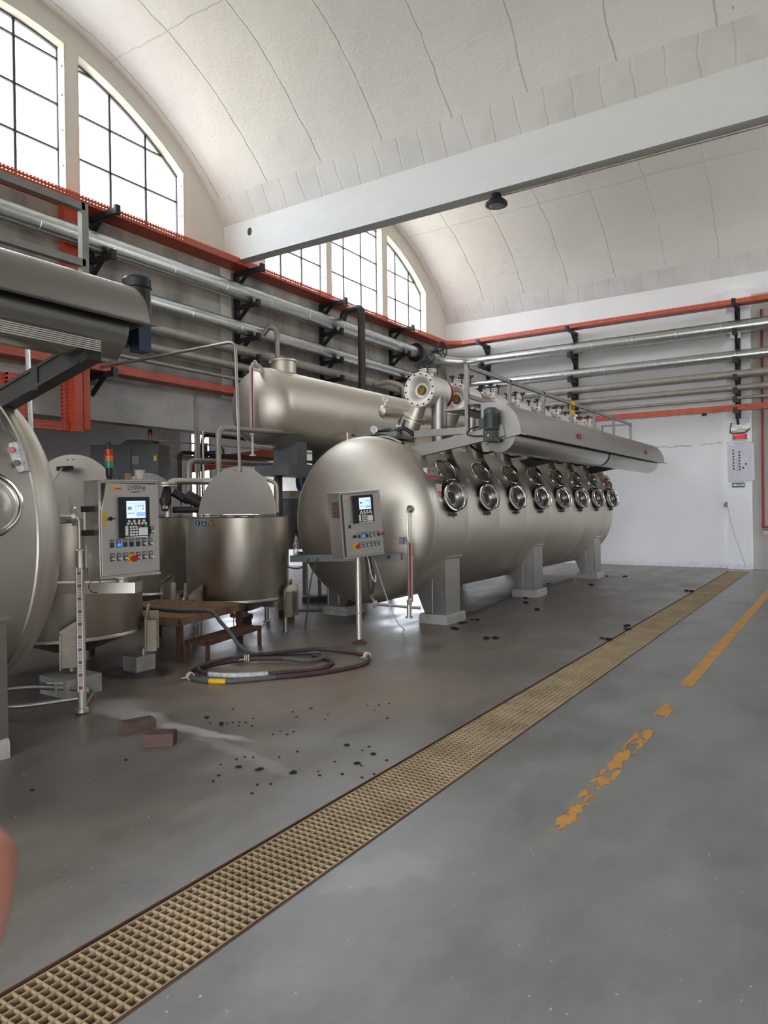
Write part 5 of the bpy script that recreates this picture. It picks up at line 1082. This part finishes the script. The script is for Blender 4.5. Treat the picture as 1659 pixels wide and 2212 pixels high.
# black lint scraps
LP = [(-4.13, 4.1, .009), (-4.14, 3.83, .016), (-4.01, 3.75, .009), (-3.93, 3.77, .016), (-3.9, 3.81, .009), (-3.87, 3.84, .009), (-3.84, 3.88, .009), (-3.79, 3.89, .009), (-3.82, 4.0, .009), (-3.9, 3.75, .009), (-3.78, 3.82, .009), (-3.69, 3.85, .009), (-3.56, 4.2, .009), (-3.39, 4.38, .009), (-3.33, 4.26, .009), (-3.61, 4.44, .009), (-3.27, 4.74, .009), (-3.19, 4.79, .009), (-3.14, 4.87, .009), (-3.13, 4.65, .009), (-2.94, 4.53, .009), (-3.67, 4.29, .009), (-3.42, 3.87, .009), (-3.43, 3.79, .009), (-3.34, 3.91, .009), (-3.34, 3.84, .009), (-3.05, 3.6, .009), (-3.08, 3.46, .009), (-2.83, 3.86, .016), (-2.69, 3.84, .009), (-2.69, 3.93, .009), (-2.58, 3.82, .016), (-2.46, 3.77, .009), (-2.72, 3.58, .009), (-2.59, 3.62, .016), (-2.54, 3.61, .009), (-2.56, 3.43, .009), (-2.43, 3.45, .009), (-2.39, 3.53, .009), (-2.71, 3.4, .009), (-2.66, 3.35, .009), (-2.83, 3.29, .016), (-3.03, 3.25, .016), (-3.04, 3.22, .009), (-3.17, 3.2, .016), (-3.29, 3.29, .009), (-3.27, 3.35, .009), (-3.22, 3.37, .009), (-3.3, 3.17, .009), (-3.18, 3.03, .009), (-3.14, 2.95, .009), (-2.88, 3.05, .009), (-2.82, 3.1, .009), (-2.82, 2.94, .009), (-4.66, 11.59, .035), (-4.44, 11.02, .035), (-4.01, 10.38, .035), (-4.36, 9.07, .035), (-4.4, 8.77, .035), (-4.28, 8.25, .035), (-3.67, 7.84, .035), (-3.57, 7.9, .035), (-4.51, 15.95, .035), (-4.12, 16.1, .035), (-4.28, 14.15, .035), (-2.43, 9.58, .035), (-2.34, 9.29, .03), (-2.38, 8.47, .04), (-5.07, 13.84, .035), (-3.89, 2.91, .012), (-4.2, 3.43, .012), (-2.38, 13.8, .05), (-3.94, 2.31, .012)]
for x, y, r in LP:
    mb = MB(); a = random.uniform(0, pi)
    for q in range(3 if r > .012 else 2):
        d = Vector((cos(a + q * .7), sin(a + q * .7), 0)) * r * random.uniform(.4, 1.1) * (q + .2)
        c = Vector((x, y, r * .35)) + d
        k0 = len(mb.v); mb.ball(c, r * random.uniform(.6, 1.0), 7, (1.25, .8, .4))
        for i in range(k0, len(mb.v)): mb.v[i] += Vector((random.uniform(-1, 1), random.uniform(-1, 1), random.uniform(-.2, .2))) * r * .18
    near = y < 7
    single('lint_scrap', mb, 'lint', 'small black lint scrap on the near floor left of the drain' if near else 'larger black lint scrap on the far floor beside machine and drain', 'lint scrap', 'black lint scraps on the near floor' if near else 'black lint scraps on the far floor')

# ================================================================== ANNEX MACHINES SEEN IN THE GAPS
t = thing('electrical_cabinet', 'dark grey electrical cabinet with signal tower behind the vats', 'cabinet', (-10.8, 8.3, 0))
Tm = facing((-10.72, 8.12, 0), radians(33)) @ Matrix.Diagonal((1.2, 1.2, 1.10, 1))
part('cabinet_body', MB().box(-.52, .50, 0, .5, .0, 2.52).xf(Tm), 'grey_paint', t); part('door', MB().box(-.34, .08, -.015, 0, .1, 2.48).xf(Tm), 'grey_paint', t); part('door', MB().box(.09, .49, -.015, 0, .1, 2.48).xf(Tm), 'grey_paint', t)
part('roof_fan', MB().prism([(-.1, 2.52), (.42, 2.52), (.36, 2.60), (0, 2.60)], 'y', .05, .4).xf(Tm), 'black', t)
part('notice', MB().box(.1, .2, -.02, -.015, 2.2, 2.33).xf(Tm), 'inkgrey', t, 'small grey notice'); part('warning_mark', MB().box(.42, .46, -.02, -.015, 2.25, 2.33).xf(Tm), 'yellow', t, 'yellow warning mark')
part('door_latch', MB().box(-.10, -.085, -.03, -.015, 1.8, 2.0).box(.11, .125, -.03, -.015, 1.8, 2.0).xf(Tm), 'black', t)
tw = part('signal_tower', MB().cyl((.30, .2, 2.52), (.30, .2, 2.60), .03, seg=14).cyl((.30, .2, 2.72), (.30, .2, 2.78), .03, seg=14).xf(Tm), 'black', t)
for z_, mt_, lb in ((2.60, 'green_pl', 'green segment'), (2.64, 'amber_pl', 'amber segment'), (2.68, 'red_pl', 'red segment')): part('light_segment', MB().cyl((.30, .2, z_), (.30, .2, z_ + .038), .032, seg=14).xf(Tm), mt_, tw, lb)
t = thing('machine_cabinet', 'grey steel machine cabinet behind the middle vat', 'cabinet', (-8.0, 9.4, 0))
Tm = facing((-8.0, 9.35, 0), radians(33))
part('cabinet_body', MB().box(-.45, .55, 0, .6, .9, 1.78).xf(Tm), 'midgrey', t); part('door', MB().box(-.4, .12, -.012, 0, .95, 1.72).xf(Tm), 'midgrey', t); part('door', MB().box(.13, .5, -.012, 0, .95, 1.72).xf(Tm), 'midgrey', t)
part('leg', MB().box(-.42, -.36, .02, .08, 0, .9).xf(Tm), 'midgrey', t); part('leg', MB().box(.46, .52, .02, .08, 0, .9).xf(Tm), 'midgrey', t); part('foot_block', MB().box(.2, .62, -.05, .25, 0, .09).xf(Tm), 'rubber', t)
t = thing('carton', 'torn white carton with yellow label on the grey cabinet', 'carton', (-7.95, 9.3, 1.78))
part('carton_body', MB().box(-.18, .3, .0, .2, 1.785, 1.9).xf(Tm), 'paper', t); part('carton_label', MB().box(.0, .16, -.004, 0, 1.83, 1.88).xf(Tm), 'yellow', t)
t = thing('work_bench', 'small bench with pumps seen between vat and machine', 'bench', (-7.6, 10.6, 0))
part('bench_top', MB().box(-8.6, -7.0, 10.3, 11.2, .62, .68), 'steel_dark', t)
for x, yy in ((-7.75, 10.35), (-7.08, 10.35), (-7.08, 11.1), (-8.5, 10.35)): part('leg', MB().bar((x, yy, 0), (x, yy, .62), .07, .07), 'steel_dark', t)
part('foot_block', MB().box(-7.3, -6.9, 10.2, 10.5, 0, .08), 'rubber', t)
t = thing('pump', 'blue pump standing on the small bench', 'pump', (-7.6, 10.6, .68))
part('pump_body', MB().cyl((-7.7, 10.5, .74), (-7.4, 10.7, .74), .07, seg=14).cyl((-7.55, 10.6, .74), (-7.55, 10.6, .95), .05, seg=14), 'blue_valve', t); part('flange', MB().lathe([(.08, 0), (.08, .02)], (-7.55, 10.6, .95), (0, 0, 1), 16), 'midgrey', t)
single('cardboard_sheet', MB().prism([(-7.35, 8.45), (-6.85, 8.75), (-6.95, 8.95), (-7.45, 8.65)], 'z', .002, .012), 'rubber', 'dark flat sheet lying on the floor behind the middle vat', 'sheet')
t = thing('gear_motor', 'dark motor lying under the rust stained vat', 'motor', (-8.2, 6.6, 0)); part('motor_body', MB().cyl((-8.3, 6.55, .18), (-8.0, 6.8, .18), .10, seg=16), 'gasket', t); part('motor_base', MB().box(-8.35, -7.95, 6.5, 6.85, 0, .08), 'gasket', t)

# ================================================================== BACK PILASTER ITEMS
t = thing('emergency_light', 'white twin head emergency light on the back pilaster', 'emergency light', (-2.16, 19.0, 3.3))
part('housing', MB().box(-2.34, -1.99, 18.98, 19.05, 3.29, 3.47), 'white_pl', t)
for x, z in ((-2.29, 3.37), (-2.05, 3.40)): part('lamp_head', MB().lathe([(.07, 0), (.072, .03), (.055, .045), (.001, .04)], (x, 18.985, z), (0, -1, 0), 22), 'steel_pale', t)
part('cable', MB().tube(smooth_path([(-2.35, 19.03, 3.53), (-2.37, 19.02, 3.40), (-2.36, 19.0, 3.275), (-2.2, 18.98, 3.265), (-2.06, 18.97, 3.275), (-1.98, 18.98, 3.33), (-1.955, 19.02, 3.37)]), .013, 8), 'black', t)
t = thing('exit_sign', 'lit red emergency exit sign on the back pilaster', 'sign', (-2.17, 19.0, 3.11))
part('housing', MB().box(-2.34, -1.99, 18.985, 19.05, 3.105, 3.25), 'white_pl', t); part('face', MB().box(-2.325, -2.01, 18.981, 18.986, 3.118, 3.238), 'water_red', t)
part('lettering', text_mb('EMERGENCY', .052, .002).xf(Matrix.Translation((-2.18, 18.979, 3.205)) @ Matrix.Diagonal((.85, 1, 1, 1))), 'led', t)
mb = MB()
for x in (-2.24, -2.21, -2.18, -2.13, -2.10): mb.tube(smooth_path([(x - .014, 18.979, 3.15), (x, 18.979, 3.135), (x + .014, 18.979, 3.15)]), .004, 6)
part('script_line', mb.box(-2.075, -2.07, 18.977, 18.981, 3.14, 3.18).box(-2.15, -2.145, 18.977, 18.981, 3.14, 3.175), 'led', t)
t = thing('printed_notice', 'white paper notice with printed columns on the back pilaster', 'notice', (-2.15, 19.02, 2.12))
Tm = Matrix.Translation((-2.15, 19.035, 2.57)) @ Matrix.Rotation(radians(-1.0), 4, 'Y')
part('sheet', MB().box(-.285, .285, -.006, .0, -.445, .445).xf(Tm), 'paper', t)
mb = MB()
for i in range(7): mb.box(-.18, -.145, -.009, -.005, .27 - i * .073, .31 - i * .073); mb.box(-.05, -.015, -.009, -.005, .22 - i * .069, .26 - i * .069)
for i in range(6): mb.box(-.09, -.075, -.009, -.005, .06 - i * .05, .08 - i * .05)
mb.box(.09, .12, -.009, -.005, -.07, -.02).box(.03, .06, -.009, -.005, -.16, -.11)
for z in (.28, .1, .02, -.06): mb.box(.18, .195, -.009, -.005, z, z + .012)
part('printed_marks', mb.xf(Tm), 'ink', t)
t = thing('arrow_sign', 'green sign with white arrow pointing left below the notice', 'sign', (-2.21, 19.03, 1.97))
part('board', MB().box(-2.345, -2.08, 19.035, 19.05, 1.975, 2.08), 'darkgreen', t)
part('arrow', MB().prism([(-2.335, 2.028), (-2.285, 2.068), (-2.285, 2.054), (-2.092, 2.054), (-2.092, 2.002), (-2.285, 2.002), (-2.285, 1.988)], 'y', 19.03, 19.036), 'white_pl', t)
part('print_line', MB().box(-2.27, -2.10, 19.028, 19.031, 2.036, 2.046).box(-2.25, -2.11, 19.028, 19.031, 2.010, 2.018), 'darkgreen', t)
single('junction_box', MB().prism([(-2.56, 1.50), (-2.46, 1.50), (-2.46, 1.63), (-2.54, 1.61)], 'y', 19.17, 19.25), 'inkgrey', 'small grey junction box in the pilaster corner', 'junction box')
single('cable', MB().tube(smooth_path([(-2.46, 19.04, 1.55), (-2.35, 19.03, 1.0), (-2.2, 19.02, .5), (-2.05, 19.01, .01)]), .005, 6), 'inkgrey', 'thin cable hanging slantwise down the back pilaster', 'cable')
single('wall_notice', MB().box(-2.33, -1.96, 19.04, 19.05, 3.50, 3.66), 'paper', 'pale hand lettered sheet above the emergency light', 'notice')
t = thing('flood_light', 'small white four pane flood light on the pilaster between the pipes', 'flood light', (-2.22, 18.9, 5.5))
part('housing', MB().box(-2.33, -2.11, 18.80, 18.84, 5.50, 5.72), 'white_pl', t); part('lamp_bracket', MB().box(-2.24, -2.2, 18.84, 19.05, 5.58, 5.64), 'midgrey', t)
part('pane_bars', MB().box(-2.225, -2.215, 18.795, 18.80, 5.50, 5.72).box(-2.33, -2.11, 18.795, 18.80, 5.605, 5.615), 'inkgrey', t)
t = thing('fire_pipe', 'dark red vertical fire pipe on the beige back wall', 'pipe', (-1.70, 19.2, 1.0))
part('pipe_run', MB().cyl((-1.70, 19.2, 1.0), (-1.70, 19.2, 6.2), .028, seg=12), 'water_red', t); part('branch', MB().cyl((-1.70, 19.2, 1.02), (-1.2, 19.2, .98), .022, seg=10).ball((-1.70, 19.2, 1.03), .045, 10), 'water_red', t)
t = thing('tag_card', 'small white and red card hanging below the fire pipe', 'card', (-1.64, 19.2, .86)); part('card', MB().box(-1.70, -1.59, 19.2, 19.206, .84, .97), 'paper', t); part('card_header', MB().box(-1.70, -1.59, 19.196, 19.2, .93, .97), 'water_red', t)
single('wall_socket', MB().box(-3.04, -2.93, 19.22, 19.26, 3.77, 3.85), 'black', 'dark square hole in the back wall below the red tray', 'wall hole')
single('wall_hole', MB().ball((-9.5, 10.05, 6.87), .07, 8, (.8, .1, 1.1)), 'rubber', 'small dark hole in the left end of the ceiling beam', 'wall hole')

# ================================================================== PHOTOGRAPHER'S HAND AT THE LENS
def hand():
    # finger laid across the edge of the view, 7 cm from the lens; the rest of the hand is behind the lens
    base = cam.matrix_world
    def L(r, d, f): return base @ Vector((r, -d, -f))
    chains = [[((-.0413, .0285, .066), .0062), ((-.0416, .0315, .0655), .0086), ((-.0434, .0400, .0625), .0092), ((-.0472, .050, .060), .0096), ((-.052, .066, .048), .0098), ((-.060, .082, .026), .0105), ((-.068, .092, -.004), .0115)],
              [((-.068, .092, -.004), .0115), ((-.070, .104, -.03), .016), ((-.066, .112, -.06), .02), ((-.055, .12, -.10), .021), ((-.045, .13, -.16), .024)]]
    fingers = [[(-.066, .112, -.052), (-.082, .10, -.02), (-.090, .088, .012), (-.083, .076, .034), (-.072, .066, .044)],
               [(-.060, .118, -.056), (-.078, .112, -.022), (-.086, .10, .012), (-.080, .087, .034), (-.070, .078, .042)],
               [(-.054, .122, -.06), (-.068, .122, -.03), (-.076, .114, .0), (-.072, .10, .02), (-.063, .092, .026)],
               [(-.050, .116, -.085), (-.030, .112, -.06), (-.018, .10, -.04), (-.012, .090, -.022)]]
    v = []; e = []; rad = []; idx = {}
    def addp(p, r):
        if p in idx: return idx[p]
        v.append(L(*p)); rad.append(r); idx[p] = len(v) - 1; return len(v) - 1
    for ch in chains:
        pr_ = None
        for p, r in ch:
            i = addp(p, r)
            if pr_ is not None: e.append((pr_, i))
            pr_ = i
    root = idx[(-.066, .112, -.06)]
    for fg in fingers:
        pr_ = root
        for q, p in enumerate(fg):
            i = addp(p, .0095 - .0008 * q); e.append((pr_, i)); pr_ = i
    me = bpy.data.meshes.new('hand'); w = Matrix.Translation(L(-.066, .112, -.06)); me.from_pydata([tuple(w.inverted() @ p) for p in v], e, [])
    o = bpy.data.objects.new('hand', me); COL.objects.link(o); o.location = w.to_translation()
    sk = o.modifiers.new('skin', 'SKIN')
    for i, r in enumerate(rad): me.skin_vertices[0].data[i].radius = (r, r); 
    me.skin_vertices[0].data[root].use_root = True
    sd = o.modifiers.new('sub', 'SUBSURF'); sd.levels = 2; sd.render_levels = 2
    dg = bpy.context.evaluated_depsgraph_get(); m2 = bpy.data.meshes.new_from_object(o.evaluated_get(dg)); o.modifiers.clear(); o.data = m2
    m2.materials.clear(); m2.materials.append(M['skin']); m2.polygons.foreach_set('use_smooth', [True] * len(m2.polygons))
    tag(o, 'blurred pink fingertip of a person at the lower left edge of the photo', 'hand')
hand()
